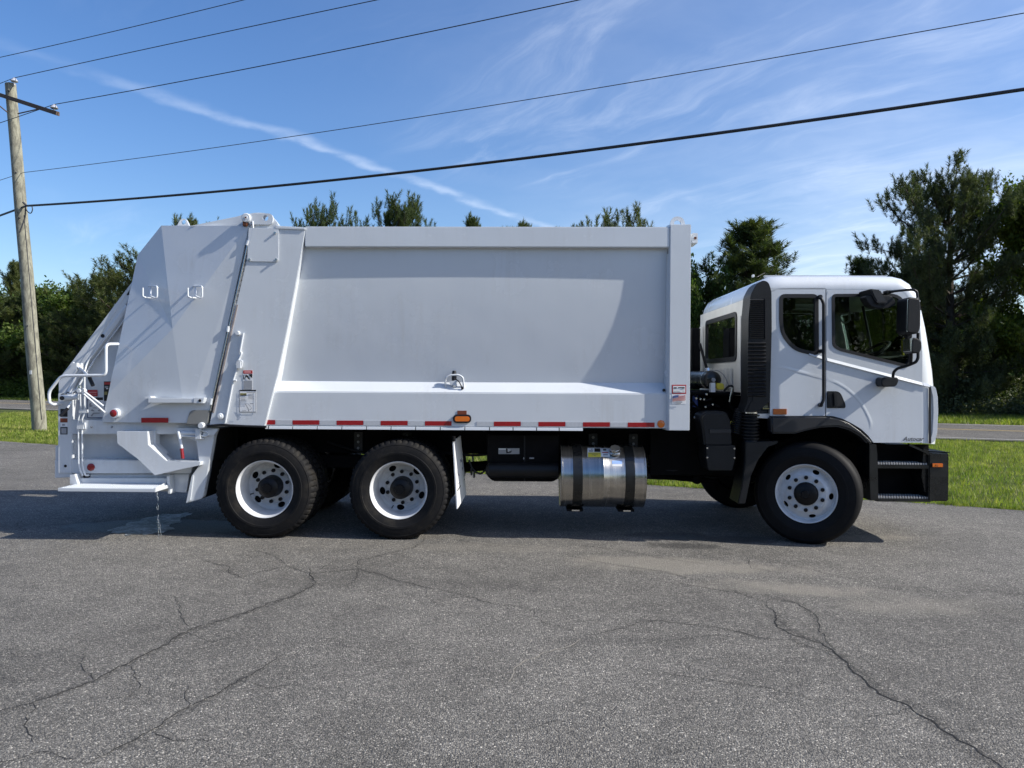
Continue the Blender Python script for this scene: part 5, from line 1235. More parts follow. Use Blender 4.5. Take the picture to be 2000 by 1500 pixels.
def cracks(name, lst, mat, w0):
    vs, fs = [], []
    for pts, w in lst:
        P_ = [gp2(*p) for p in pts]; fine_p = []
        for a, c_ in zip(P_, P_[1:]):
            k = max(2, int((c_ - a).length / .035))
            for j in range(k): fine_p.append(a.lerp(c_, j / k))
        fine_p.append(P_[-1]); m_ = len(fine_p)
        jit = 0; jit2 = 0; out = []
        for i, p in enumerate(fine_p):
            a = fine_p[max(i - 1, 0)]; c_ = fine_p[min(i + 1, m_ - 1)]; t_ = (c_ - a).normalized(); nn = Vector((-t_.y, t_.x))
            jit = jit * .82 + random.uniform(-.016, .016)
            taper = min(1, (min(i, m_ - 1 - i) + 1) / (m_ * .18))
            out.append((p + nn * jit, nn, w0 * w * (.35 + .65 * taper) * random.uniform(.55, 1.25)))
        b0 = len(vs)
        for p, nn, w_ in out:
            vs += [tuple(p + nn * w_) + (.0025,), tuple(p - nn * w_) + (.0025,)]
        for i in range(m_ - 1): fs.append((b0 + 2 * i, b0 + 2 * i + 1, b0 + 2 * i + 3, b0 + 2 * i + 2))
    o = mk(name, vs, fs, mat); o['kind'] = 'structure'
    if name != 'pavement_crack': return o
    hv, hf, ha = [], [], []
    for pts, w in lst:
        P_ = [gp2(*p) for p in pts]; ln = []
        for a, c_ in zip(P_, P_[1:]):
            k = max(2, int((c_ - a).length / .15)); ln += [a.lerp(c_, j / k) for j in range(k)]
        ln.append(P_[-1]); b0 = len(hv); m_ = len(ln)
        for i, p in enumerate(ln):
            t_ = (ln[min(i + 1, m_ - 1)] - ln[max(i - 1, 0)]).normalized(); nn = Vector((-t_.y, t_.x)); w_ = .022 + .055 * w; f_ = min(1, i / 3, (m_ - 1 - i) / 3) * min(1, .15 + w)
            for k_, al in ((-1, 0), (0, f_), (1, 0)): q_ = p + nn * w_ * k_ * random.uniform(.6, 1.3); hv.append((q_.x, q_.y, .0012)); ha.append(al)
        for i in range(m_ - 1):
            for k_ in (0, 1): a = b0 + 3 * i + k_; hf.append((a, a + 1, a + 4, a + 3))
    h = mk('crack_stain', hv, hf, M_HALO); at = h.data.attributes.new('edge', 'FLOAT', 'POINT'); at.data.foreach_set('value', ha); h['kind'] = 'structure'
    return o
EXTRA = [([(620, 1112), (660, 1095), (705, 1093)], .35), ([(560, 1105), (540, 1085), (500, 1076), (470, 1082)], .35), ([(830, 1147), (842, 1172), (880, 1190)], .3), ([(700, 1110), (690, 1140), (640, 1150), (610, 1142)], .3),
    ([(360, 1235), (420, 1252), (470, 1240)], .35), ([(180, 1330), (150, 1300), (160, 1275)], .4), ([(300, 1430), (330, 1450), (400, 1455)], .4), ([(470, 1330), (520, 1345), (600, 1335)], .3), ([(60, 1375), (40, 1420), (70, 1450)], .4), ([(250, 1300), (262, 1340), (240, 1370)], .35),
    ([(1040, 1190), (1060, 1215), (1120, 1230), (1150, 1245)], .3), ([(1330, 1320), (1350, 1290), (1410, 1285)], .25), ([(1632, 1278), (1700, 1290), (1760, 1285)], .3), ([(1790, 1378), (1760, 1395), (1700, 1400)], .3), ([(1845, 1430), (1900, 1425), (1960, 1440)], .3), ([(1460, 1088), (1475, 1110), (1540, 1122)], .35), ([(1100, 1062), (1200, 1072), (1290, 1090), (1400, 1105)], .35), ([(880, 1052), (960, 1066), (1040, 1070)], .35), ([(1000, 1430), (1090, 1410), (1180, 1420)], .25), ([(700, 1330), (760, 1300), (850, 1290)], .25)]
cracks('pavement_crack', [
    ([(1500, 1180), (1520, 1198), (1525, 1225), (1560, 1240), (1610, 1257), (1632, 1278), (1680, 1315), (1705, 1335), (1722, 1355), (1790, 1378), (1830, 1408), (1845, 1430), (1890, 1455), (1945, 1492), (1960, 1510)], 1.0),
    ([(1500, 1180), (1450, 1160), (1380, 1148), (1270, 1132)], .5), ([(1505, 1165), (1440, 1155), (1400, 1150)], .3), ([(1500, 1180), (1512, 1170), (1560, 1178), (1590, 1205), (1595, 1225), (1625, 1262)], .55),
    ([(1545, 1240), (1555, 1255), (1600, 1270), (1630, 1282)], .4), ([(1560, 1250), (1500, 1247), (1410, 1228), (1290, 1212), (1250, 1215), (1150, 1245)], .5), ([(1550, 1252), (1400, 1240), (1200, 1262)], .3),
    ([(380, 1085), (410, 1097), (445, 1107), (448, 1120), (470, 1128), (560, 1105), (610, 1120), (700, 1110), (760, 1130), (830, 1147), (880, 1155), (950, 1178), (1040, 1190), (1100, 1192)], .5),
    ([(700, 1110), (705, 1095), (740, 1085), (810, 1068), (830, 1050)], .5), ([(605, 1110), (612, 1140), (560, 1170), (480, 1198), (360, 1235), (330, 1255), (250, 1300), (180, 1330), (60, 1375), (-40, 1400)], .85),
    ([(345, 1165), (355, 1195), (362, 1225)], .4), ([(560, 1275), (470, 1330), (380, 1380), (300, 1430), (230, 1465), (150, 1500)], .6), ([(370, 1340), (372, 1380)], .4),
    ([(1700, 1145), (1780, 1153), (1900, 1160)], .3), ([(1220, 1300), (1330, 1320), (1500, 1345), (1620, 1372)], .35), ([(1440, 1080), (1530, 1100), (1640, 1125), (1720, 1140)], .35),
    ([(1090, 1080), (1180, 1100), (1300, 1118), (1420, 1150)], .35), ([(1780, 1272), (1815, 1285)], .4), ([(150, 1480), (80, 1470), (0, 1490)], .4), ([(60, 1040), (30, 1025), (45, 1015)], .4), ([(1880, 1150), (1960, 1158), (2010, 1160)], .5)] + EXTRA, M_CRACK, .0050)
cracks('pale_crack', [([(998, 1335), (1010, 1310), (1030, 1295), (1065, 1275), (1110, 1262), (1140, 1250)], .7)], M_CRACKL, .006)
# puddle under the step and the trickle that feeds it
M_WATER, t, b = new_mat('shallow_water')
b.inputs['Roughness'].default_value = .28; b.inputs['Specular IOR Level'].default_value = .6; b.inputs['IOR'].default_value = 1.6
pos = t.add('ShaderNodeTexCoord').outputs['Object']
pn = t.noise(pos, 18, 6, .75, .8); pn2 = t.noise(pos, 3.5, 4, .6); t.l.new(t.mix(t.smooth(t.math('ADD', t.math('MULTIPLY', pn, .7), t.math('MULTIPLY', pn2, .5)), .48, .78), (.022, .024, .026, 1), (.60, .65, .70, 1)), b.inputs['Base Color'])  # pale blue mottle: sky reflection and foam painted into the base colour
bn = t.add('ShaderNodeBump'); bn.inputs['Strength'].default_value = .9; bn.inputs['Distance'].default_value = .03; t.l.new(t.noise(pos, 30, 6, .75, .8), bn.inputs['Height']); t.l.new(bn.outputs[0], b.inputs['Normal'])
pud = [(212, 1036), (228, 1031), (243, 1027), (252, 1021), (270, 1018), (285, 1011), (306, 1009), (318, 1004), (345, 1005), (366, 1001), (375, 1004), (360, 1010), (352, 1011), (349, 1016), (356, 1020), (338, 1023), (332, 1028), (344, 1034), (328, 1036), (318, 1041), (300, 1041), (288, 1046), (262, 1044), (248, 1047), (236, 1042), (222, 1041)]
pv = []
pq = [gp2(*p) for p in pud]
for i in range(len(pq)):
    a, c_ = pq[i], pq[(i + 1) % len(pq)]
    for j in range(4):
        p = a.lerp(c_, j / 4) + Vector((random.uniform(-.02, .02), random.uniform(-.03, .03))); pv.append((p.x, p.y, .004))
o = mk('puddle', pv, [tuple(range(len(pv)))], M_WATER); o['label'] = 'shallow rippled water puddle on the asphalt under the rear step'; o['category'] = 'puddle'
M_DROP, t, b = new_mat('falling_water'); b.inputs['Base Color'].default_value = (.8, .85, .88, 1); b.inputs['Roughness'].default_value = .05; b.inputs['Transmission Weight'].default_value = .85; b.inputs['IOR'].default_value = 1.33
bm = bmesh.new(); 
tw0 = TM @ Vector(P3(307, 962, -.20)); tw1 = Vector((tw0.x + .02, tw0.y, .004))
pts = [tw0.lerp(tw1, k / 40) + Vector((random.uniform(-.006, .006), random.uniform(-.006, .006), 0)) for k in range(41)]
for k in range(0, 40):
    if random.random() < .35 or k < 7:
        r_ = random.uniform(.0025, .005); tube_bm(bm, [pts[k] , pts[k].lerp(pts[k + 1], random.uniform(.55, 1.0))], r_, 6)
for k in range(16):
    p = tw0.lerp(tw1, random.random()) + Vector((random.uniform(-.018, .018), random.uniform(-.018, .018), 0)); tube_bm(bm, [p, p - Vector((0, 0, .02))], .003, 5)
o = bmk('water_trickle', bm, M_DROP); o['label'] = 'thin stream of water dripping from the white rear step'; o['category'] = 'water stream'

# ================================================================== GRASS
def grass_mat(name, c0, c1, c2):
    m, t, b = new_mat(name)
    g = t.add('ShaderNodeNewGeometry'); pos = t.add('ShaderNodeTexCoord').outputs['Object']
    n = t.noise(pos, .8, 5, .6)
    c = t.mix(g.outputs['Random Per Island'], (*c0, 1), (*c1, 1)); c = t.mix(t.smooth(n, .42, .68), c, (*c2, 1)); c = t.mix(t.math('GREATER_THAN', t.math('FRACT', t.math('MULTIPLY', g.outputs['Random Per Island'], 37.7)), .88), c, (.42, .36, .17, 1)); n5 = t.noise(pos, 3.2, 5, .7); c = t.mix(t.smooth(n5, .40, .62, .65, 0), c, (.032, .062, .012, 1))
    t.l.new(c, b.inputs['Base Color']); b.inputs['Roughness'].default_value = .55; b.inputs['Specular IOR Level'].default_value = .25
    tr = t.add('ShaderNodeBsdfTranslucent'); t.l.new(t.mix(1.0, c, (1.5, 1.7, .6, 1), 'MULTIPLY'), tr.inputs[0])
    ms = t.add('ShaderNodeMixShader'); ms.inputs[0].default_value = .35
    out = t.n['Material Output']; t.l.new(b.outputs[0], ms.inputs[1]); t.l.new(tr.outputs[0], ms.inputs[2]); t.l.new(ms.outputs[0], out.inputs[0])
    return m
M_GRASS = grass_mat('grass_blades', (.14, .215, .030), (.32, .38, .06), (.38, .40, .10))
def raw_mesh(name, verts, tris, mat, parent=None):
    me = bpy.data.meshes.new(name); nv, nf = len(verts), len(tris)
    me.vertices.add(nv); me.vertices.foreach_set('co', np.asarray(verts, np.float32).ravel())
    me.loops.add(nf * 3); me.loops.foreach_set('vertex_index', np.asarray(tris, np.int32).ravel())
    me.polygons.add(nf); me.polygons.foreach_set('loop_start', np.arange(0, nf * 3, 3, dtype=np.int32)); me.polygons.foreach_set('loop_total', np.full(nf, 3, np.int32))
    me.update(calc_edges=True); me.validate(); me.materials.append(mat)
    return me
def blades(xy, h, w, z0=-.02):
    n = len(xy); a = rng.uniform(0, 2 * np.pi, n); ln = rng.uniform(.15, .75, n)
    la = rng.uniform(0, 2 * np.pi, n)
    hx = h * rng.uniform(.55, 1.25, n); ww = w * rng.uniform(.7, 1.4, n)
    b0 = np.stack([xy[:, 0] - np.cos(a) * ww, xy[:, 1] - np.sin(a) * ww, np.full(n, z0)], 1)
    b1 = np.stack([xy[:, 0] + np.cos(a) * ww, xy[:, 1] + np.sin(a) * ww, np.full(n, z0)], 1)
    tp = np.stack([xy[:, 0] + np.cos(la) * hx * ln, xy[:, 1] + np.sin(la) * hx * ln, z0 + hx], 1)
    v = np.stack([b0, b1, tp], 1).reshape(-1, 3); f = np.arange(n * 3).reshape(-1, 3); return v, f
def scatter_strip(base, dv, nv, s0, s1, ofun0, ofun1, n):
    s = rng.uniform(s0, s1, n); u = rng.uniform(0, 1, n)
    o0 = ofun0(s); o1 = ofun1(s); o = o0 + (o1 - o0) * u
    return np.stack([base.x + dv.x * s + nv.x * o, base.y + dv.y * s + nv.y * o], 1), u
# verge between lot and road (s along the lot edge)
def road_off(s):   # distance from lot edge to near road edge along en
    p0 = (RN0 - E0)
    # point E0+ed*s+en*o on road line: dot with rn relative RN0 = 0
    return np.array([((p0 - ed * float(x)).dot(rn)) / en.dot(rn) for x in np.atleast_1d(s)])
VS, VF = [], []
def addb(xy, h, w, z0=-.05):
    v, f = blades(xy, h, w, z0); k = sum(len(a) for a in VS); VS.append(v); VF.append(f + k)
Lr = (E1 - E0).length
zero = lambda s: np.zeros_like(s) + .02
for (s0, s1, n, h, w) in ((Lr - 4.2, Lr + 9, 95000, .085, .0050), (Lr - 11.5, Lr - 4.2, 45000, .085, .006), (-14, 10, 120000, .10, .012), (10, Lr - 11.5, 9000, .09, .01)):
    xy, u = scatter_strip(E0, ed, en, s0, s1, zero, lambda s: road_off(s) - .02, n)
    cl = .75 + .5 * (np.sin(xy[:, 0] * 1.9 + np.sin(xy[:, 1] * 1.3) * 2) * np.sin(xy[:, 1] * 2.3 + 1) * .5 + .5)
    addb(xy, h * cl, w)
# thin, dry fringe that creeps over the edge of the asphalt
s = rng.uniform(-6, Lr + 6, 9000); oo = -np.abs(rng.normal(0, .05, 9000)) + .05
addb(np.stack([E0.x + ed.x * s + en.x * oo, E0.y + ed.y * s + en.y * oo], 1), .05, .005, -.005)
# clumps of longer grass along the edge of the lot
s = rng.uniform(-6, Lr + 6, 700); cx = np.stack([E0.x + ed.x * s + en.x * rng.uniform(-.02, .15, 700), E0.y + ed.y * s + en.y * rng.uniform(-.02, .15, 700)], 1)
cc = np.repeat(cx, 22, 0) + rng.normal(0, .05, (700 * 22, 2)); addb(cc, .12, .006)
# far verge, beyond the road
far0 = lambda s: np.zeros_like(s) + ROADW + .02
xy, u = scatter_strip(RN0, rd, rn, 22, 52, far0, lambda s: far0(s) + 6.5, 52000); addb(xy, .16 + .12 * u, .016)
xy, u = scatter_strip(RN0, rd, rn, -30, 22, far0, lambda s: far0(s) + 8, 50000); addb(xy, .15, .03)
o = bpy.data.objects.new('grass', raw_mesh('grass', np.concatenate(VS), np.concatenate(VF), M_GRASS)); COL.objects.link(o); o['kind'] = 'stuff'

# ================================================================== UTILITY POLE AND WIRES
M_POLE, t, b = new_mat('weathered_pole_wood')
pos = t.add('ShaderNodeTexCoord').outputs['Object']
mpn = t.add('ShaderNodeMapping'); t.l.new(pos, mpn.inputs[0]); mpn.inputs['Scale'].default_value = (4, 4, 1.1)
n1 = t.noise(mpn.outputs[0], 1.4, 6, .6, 1.6); n2 = t.noise(mpn.outputs[0], 7, 6, .65)
c = t.mix(t.smooth(n1, .42, .58), (.26, .255, .20, 1), (.13, .125, .10, 1)); c = t.mix(t.smooth(n2, .35, .75, 0, .5), c, (.33, .32, .25, 1))
t.l.new(c, b.inputs['Base Color']); b.inputs['Roughness'].default_value = .9
bn = t.add('ShaderNodeBump'); bn.inputs['Strength'].default_value = .5; bn.inputs['Distance'].default_value = .02; t.l.new(n1, bn.inputs['Height']); t.l.new(bn.outputs[0], b.inputs['Normal'])
M_ARM = basic('crossarm_wood', (.115, .075, .055), .85, var=.3, vscale=10); M_WIRE = basic('wire_black', (.018, .018, .022), .5); M_WIREG = basic('wire_grey', (.05, .05, .058), .5)
M_PORC = basic('porcelain', (.45, .46, .50), .15, coat=.5)
pb = ground(77.5, 839); PZ = pb.y
def atz(px, py, y):     # world point on the plane Y=y
    d = ray(px, py); t_ = y / d.y; return Vector((d.x * t_, y, CAM_H + d.z * t_))
ptop = atz(20.5, 164, PZ); pax = (ptop - pb)
pole = bpy.data.objects.new('utility_pole', None); COL.objects.link(pole); pole.location = pb
pole['label'] = 'leaning weathered wooden utility pole on the grass verge'; pole['category'] = 'utility pole'
OFF = pb
axn = pax.normalized()
bm = bmesh.new(); n_ = 26; pts = [pb + pax * (k / n_) - Vector((0, 0, .3 if k == 0 else 0)) + Vector((math.sin(k * .7) * .006, math.cos(k * .5) * .006, 0)) for k in range(n_ + 1)]
tube_bm(bm, pts, .205, 18, rad1=.150); bmk('pole_shaft', bm, M_POLE, pole, ang=60)
ca_ = atz(2, 186, PZ - .22); cb_ = atz(113, 222, PZ - 1.6)
adir = (cb_ - ca_).normalized(); ca_ = ca_ - adir * 1.2
bm = bmesh.new(); sdv = adir.cross(Vector((0, 0, 1))).normalized() * .055; upv = Vector((0, 0, .06))
ngon_prism(bm, [ca_ - sdv - upv, ca_ + sdv - upv, ca_ + sdv + upv, ca_ - sdv + upv], [cb_ - sdv - upv, cb_ + sdv - upv, cb_ + sdv + upv, cb_ - sdv + upv]); bmk('crossarm', bm, M_ARM, pole, .008)
def insul(p, name='insulator'):
    o = lathe(name, [(0, .03), (.03, .03), (.045, .02), (.05, -.005), (.085, -.03), (.105, -.075), (.09, -.09), (.03, -.07), (.02, -.20), (0, -.20)], tuple(p), M_PORC, pole, axis='Z', seg=20)
    return o
i1 = atz(28, 154, PZ - .15); i2 = atz(106, 206, PZ - 1.5)
insul(i1); insul(i2)
tube('brace', [atz(35, 222, PZ - .2), atz(75, 213, PZ - 1.0)], .018, M_ARM, pole, 0); tube('brace', [atz(0, 208, PZ - .2) + Vector((-.3, 0, .25)), atz(14, 219, PZ - .2)], .018, M_ARM, pole, 0)
tube('ground_wire', [atz(27, 165, PZ - .2), atz(15, 185, PZ - .2)], .01, M_WIREG, pole, 0)
tube('cable_loop', [atz(49, 403, PZ - .25), atz(52, 412, PZ - .3), atz(60, 418, PZ - .3), atz(64, 410, PZ - .3), atz(62, 401, PZ - .3)], .014, M_WIRE, pole, .2)
tube('cable_riser', [atz(50, 405, PZ - .3), atz(49, 425, PZ - .26), atz(38, 455, PZ - .26)], .02, M_WIREG, pole, .3)
tube('down_wire', [pb + pax * .03 + Vector((.17, -.13, 0)), pb + pax * .25 + Vector((.16, -.12, 0)), pb + pax * .62 + Vector((.14, -.10, 0))], .009, M_WIREG, pole, 0)
for f_, dx_ in ((.975, .03), (.955, .0), (.74, .05), (.61, .04), (.30, .02)):
    c_ = pb + pax * f_; lathe('pole_bolt', [(0, -.215), (.02, -.21), (.024, -.14)], (c_.x + dx_, c_.y, c_.z), M_WIREG, pole, seg=8)
c_ = pb + pax * .16; box('pole_tag', c_.x - .04, c_.x + .03, c_.y - .215, c_.y - .19, c_.z, c_.z + .12, M_SILV, pole, .003)
tube('cable_clamp', [atz(45, 395, PZ - .24), atz(52, 402, PZ - .24)], .03, M_WIREG, pole, 0)
OFF = Vector((0, 0, 0))
wd = Vector((.912, -.41, 0)).normalized()
def wire(name, p0, pxs, rad, mat, left, label, s1=60):
    """p0: attachment point in the world; pxs: picture points on the wire used to fit its height"""
    n2_ = Vector((-wd.y, wd.x, 0)); S, H = [0.0], [p0.z]
    for px, py in pxs:
        d = ray(px, py); t_ = (p0 - Vector((0, 0, CAM_H))).dot(n2_) / d.dot(n2_); q_ = Vector((0, 0, CAM_H)) + d * t_
        S.append((q_ - p0).dot(wd)); H.append(q_.z)
    deg = min(2, len(S) - 1); co = np.polyfit(S, H, deg, w=[6] + [1] * (len(S) - 1))
    pts = [Vector((p0.x + wd.x * s, p0.y + wd.y * s, float(np.polyval(co, s)) + (p0.z - float(np.polyval(co, 0))) * max(0, 1 - s / 6))) for s in np.linspace(0, s1, 60)]
    if left: pts = [p0 + (left - p0) * k for k in (9, 5, 2, 1, .4)] + pts
    bm = bmesh.new(); tube_bm(bm, pts, rad, 6); o = bmk(name, bm, mat, ang=60); o['label'] = label; o['category'] = 'power line'; o['group'] = 'overhead wires on the utility pole'
    return o
G = 'overhead wires'
w2 = wire('power_line', i1 + Vector((0, 0, .03)), [(400, 71), (735, 0)], .011, M_WIRE, atz(0, 163, PZ + .6), 'thin wire tied to the insulator on top of the utility pole')
w3 = wire('power_line', i2 + Vector((0, 0, .03)), [(600, 111), (1130, 0)], .011, M_WIRE, atz(0, 240, PZ - .2), 'thin wire tied to the insulator at the right end of the crossarm')
p4 = atz(46, 337, PZ - .2); w4 = wire('power_line', p4, [(1000, 200), (1500, 114), (2000, 26)], .0085, M_WIREG, atz(0, 352, PZ + .7), 'thinnest wire, attached midway up the utility pole')
p5 = atz(52, 402, PZ - .25); w5 = wire('power_line', p5, [(500, 370), (1000, 309), (1500, 246), (2000, 176)], .031, M_WIRE, atz(0, 421, PZ + .5), 'thick black cable, lowest line on the utility pole')
pl1 = i1 + (i1 - i2) * 1.0; pl1.z = i1.z - .1
d = ray(0, 112); n2_ = Vector((-wd.y, wd.x, 0)); off_ = (i1 - Vector((0, 0, CAM_H))).dot(n2_) + 1.1; p1 = Vector((0, 0, CAM_H)) + d * (off_ / d.dot(n2_))
wire('power_line', p1, [(240, 57), (475, 0)], .011, M_WIRE, p1 - wd * 3 - Vector((0, 0, -.1)), 'topmost wire, crossing the upper left corner above the pole')

# ================================================================== TREES
def foliage_mat(name, c0, c1, c2, trans=.3, rough=.6):
    m, t, b = new_mat(name)
    g = t.add('ShaderNodeNewGeometry'); oi = t.add('ShaderNodeObjectInfo'); pos = t.add('ShaderNodeTexCoord').outputs['Object']
    n = t.noise(pos, 1.1, 4, .6)
    c = t.mix(g.outputs['Random Per Island'], (*c0, 1), (*c1, 1)); c = t.mix(t.math('MULTIPLY', t.smooth(n, .45, .72), .75), c, (*c2, 1))
    c = t.mix(1.0, c, t.ramp(oi.outputs['Random'], [(0, (.78, .85, .8)), (1, (1.2, 1.1, 1.0))]), 'MULTIPLY')
    t.l.new(c, b.inputs['Base Color']); b.inputs['Roughness'].default_value = rough; b.inputs['Specular IOR Level'].default_value = .25
    tr = t.add('ShaderNodeBsdfTranslucent'); t.l.new(t.mix(1.0, c, (1.25, 1.5, .6, 1), 'MULTIPLY'), tr.inputs[0])
    ms = t.add('ShaderNodeMixShader'); ms.inputs[0].default_value = trans
    out = t.n['Material Output']; t.l.new(b.outputs[0], ms.inputs[1]); t.l.new(tr.outputs[0], ms.inputs[2]); t.l.new(ms.outputs[0], out.inputs[0])
    return m
M_PINE = foliage_mat('pine_needles', (.036, .058, .025), (.108, .132, .050), (.13, .148, .050), .25)
M_PINED = foliage_mat('dark_pine_needles', (.036, .054, .032), (.098, .118, .062), (.115, .13, .058), .24)
M_LEAF = foliage_mat('green_leaves', (.045, .088, .018), (.105, .150, .032), (.13, .155, .035), .35)
M_LEAFY = foliage_mat('yellow_green_leaves', (.055, .095, .016), (.14, .165, .028), (.15, .16, .03), .4)
M_BARK = basic('bark', (.085, .068, .055), .95, bump=.5, bscale=14, var=.4, vscale=5)
def unit(v): return v / (np.linalg.norm(v, axis=-1, keepdims=True) + 1e-9)
def pine(seed, H, Rm, base, ntw, nn, nl, nw, density=1.0, rnd=False):
    """needle tufts carried by whorled limbs with upturned ends. returns crown verts/tris, wood verts/faces"""
    r = np.random.default_rng(seed); bm = bmesh.new()
    lean = r.uniform(-.02, .02, 2)
    tube_bm(bm, [Vector((lean[0] * k * H / 8 + math.sin(k + seed) * .05, lean[1] * k * H / 8, H * k / 8 * .98)) for k in range(9)], H * .019, 8, rad1=.03)
    C, A, S = [], [], []
    z = base
    while z < H * .97:
        t_ = (z - base) / (H - base)
        prof = (min(1, .5 + t_ * 2.0)) * (1 - max(0, t_ - .25) / .75) ** .72 if not rnd else (.55 + .45 * min(1, t_ * 2.5)) * max(.05, 1 - max(0, (t_ - .5) / .55) ** 2.2) ** .5
        nb = int(r.integers(5, 8)); ph = r.uniform(0, 6.28)
        for k in range(nb):
            a = ph + k * 6.283 / nb + r.normal(0, .25); L_ = max(.5, Rm * prof * r.uniform(.66, 1.08))
            el0 = .05 + .75 * t_ + r.normal(0, .12); o = np.array([lean[0] * z, lean[1] * z, z])
            path = [o]; d = np.array([math.cos(a) * math.cos(el0), math.sin(a) * math.cos(el0), math.sin(el0)]); st_ = L_ / 6
            for j in range(6):
                d = d + np.array([0, 0, .07 + .05 * j * .6]) + r.normal(0, .07, 3); d /= np.linalg.norm(d); path.append(path[-1] + d * st_)
            tube_bm(bm, [Vector(p) for p in path[::2] ], .012 * L_ + .012, 4, rad1=.008)
            for j in range(2, 7):
                m_ = int(ntw * density * (.5 + .5 * L_ / Rm) * (1 if j < 6 else 1.6) + r.random())
                for q_ in range(m_):
                    sd = d * (.30 if j < 5 else .12) + r.normal(0, .30 if j < 5 else .16, 3); sd[2] = abs(sd[2]) + .75; sd /= np.linalg.norm(sd)
                    C.append(path[j] - d * st_ * r.random() + r.normal(0, .16, 3) * (.5 + .5 * L_ / Rm) + np.array([0, 0, .1])); A.append(sd); S.append(r.uniform(.75, 1.35))
        z += H * r.uniform(.045, .075)
    for k in range(14): C.append(np.array([lean[0] * H, lean[1] * H, H * (.95 + .04 * k / 14)]) + r.normal(0, .12, 3)); A.append(unit(np.array([r.normal(0, .3), r.normal(0, .3), 1.0]))); S.append(1.1)
    C, A, S = np.array(C), unit(np.array(A)), np.array(S); n = len(C)
    C = np.repeat(C, nn, 0); A = np.repeat(A, nn, 0); S = np.repeat(S, nn)
    rv = r.normal(0, 1, (n * nn, 3)); perp = unit(rv - (rv * A).sum(1, keepdims=True) * A)
    al_ = r.uniform(-.5, .5, n * nn)[:, None]; along = al_ * nl * 2.9 * S[:, None]
    bdir = unit(A * (r.uniform(.7, 1.4, (n * nn, 1)) + np.maximum(al_, 0) * 3.0) + perp)
    b0 = C + A * along; tip = b0 + bdir * (nl * S * r.uniform(.7, 1.15, n * nn))[:, None]
    sdv_ = unit(np.cross(bdir, r.normal(0, 1, (n * nn, 3)))) * (nw * S)[:, None]
    v = np.stack([b0 - sdv_, b0 + sdv_, tip], 1).reshape(-1, 3); f = np.arange(len(v)).reshape(-1, 3)
    return v, f, bm
def broad(seed, H, Rm, base, ncl, nleaf, ls, spread=.55):
    r = np.random.default_rng(seed); bm = bmesh.new()
    tube_bm(bm, [Vector((math.sin(k * .9 + seed) * .10, math.cos(k * .7) * .10, H * k / 6 * .8)) for k in range(7)], H * .022, 8, rad1=.03)
    C = []
    nb = 26
    for k in range(nb):
        t_ = r.uniform(0, 1) ** .85; z = base + (H - base) * t_ * .8; a = r.uniform(0, 6.28)
        L_ = Rm * (math.sin(math.pi * min(1, .18 + .82 * t_) * .98) ** .6 + .12) * r.uniform(.7, 1.12)
        e_ = np.array([math.cos(a) * L_, math.sin(a) * L_, min(H, z + L_ * r.uniform(.25, .7))]); o = np.array([0, 0, z * .85])
        md = (o + e_) / 2 + r.normal(0, .12, 3)
        tube_bm(bm, [Vector(o), Vector(md), Vector(e_)], .02 * L_ + .015, 4, rad1=.01)
        for q_ in range(max(3, ncl // nb)):
            u = r.uniform(.30, 1.05); p = (o * (1 - u) ** 2 + md * 2 * u * (1 - u) + e_ * u * u) + r.normal(0, spread * .55, 3) * (.5 + .6 * u); C.append(p)
    C = np.array(C); n = len(C); Cc = np.repeat(C, nleaf, 0) + r.normal(0, spread * .36, (n * nleaf, 3)); m_ = len(Cc)
    up = unit(r.normal(0, 1, (m_, 3)) + np.array([0, 0, .7])); t1 = unit(np.cross(up, r.normal(0, 1, (m_, 3)))); t2 = np.cross(up, t1)
    s_ = (ls * r.uniform(.6, 1.3, m_))[:, None]
    q4 = [Cc - t1 * s_, Cc - t2 * s_ * .55, Cc + t1 * s_, Cc + t2 * s_ * .55]
    v = np.stack(q4, 1).reshape(-1, 3); b_ = np.arange(m_)[:, None] * 4
    f = np.concatenate([b_ + np.array([[0, 1, 2]]), b_ + np.array([[0, 2, 3]])], 0); return v, f, bm
PROTO = {}
def reg(key, gen, fmat):
    v, f, bm = gen; crown = raw_mesh(key + '_crown', v, f, fmat)
    bmesh.ops.recalc_face_normals(bm, faces=bm.faces); tm = bpy.data.meshes.new(key + '_trunk'); bm.to_mesh(tm); bm.free(); tm.materials.append(M_BARK)
    PROTO[key] = (crown, tm, v[:, 2].max(), np.percentile(np.abs(v[:, 0]), 98))
reg('pine_a', pine(11, 10, 2.7, .5, 3.2, 64, .19, .0095), M_PINE)
reg('pine_b', pine(23, 10, 2.5, .5, 3.2, 64, .19, .0095, rnd=True), M_PINE)
reg('pine_c', pine(37, 10, 3.0, .5, 3.4, 64, .19, .0095, rnd=True), M_PINE)
reg('pine_d', pine(41, 10, 2.0, 2.0, 2.4, 64, .19, .0095), M_PINE)
reg('pine_big', pine(58, 12.5, 4.1, 1.0, 8.5, 64, .19, .0095, rnd=True), M_PINED)
reg('pine_tall', pine(64, 12.5, 3.4, .6, 6.0, 56, .19, .011), M_PINED)
reg('leafy_a', broad(71, 8, 2.6, .6, 800, 28, .11), M_LEAF)
reg('leafy_b', broad(83, 8, 3.0, .5, 900, 28, .12), M_LEAF)
reg('leafy_y', broad(97, 12, 3.4, 1.2, 1100, 30, .115), M_LEAFY)
BL = gp2(2000, 821) + rn * .0
TL0 = RN0 + rn * (ROADW + 5.5)
def tree_pos(px, off):
    k = (px - 1000) / F; b0 = TL0 + rn * off    # on line b0 + rd*s : x = k*y
    s = (k * b0.y - b0.x) / (rd.x - k * rd.y); return b0 + rd * s
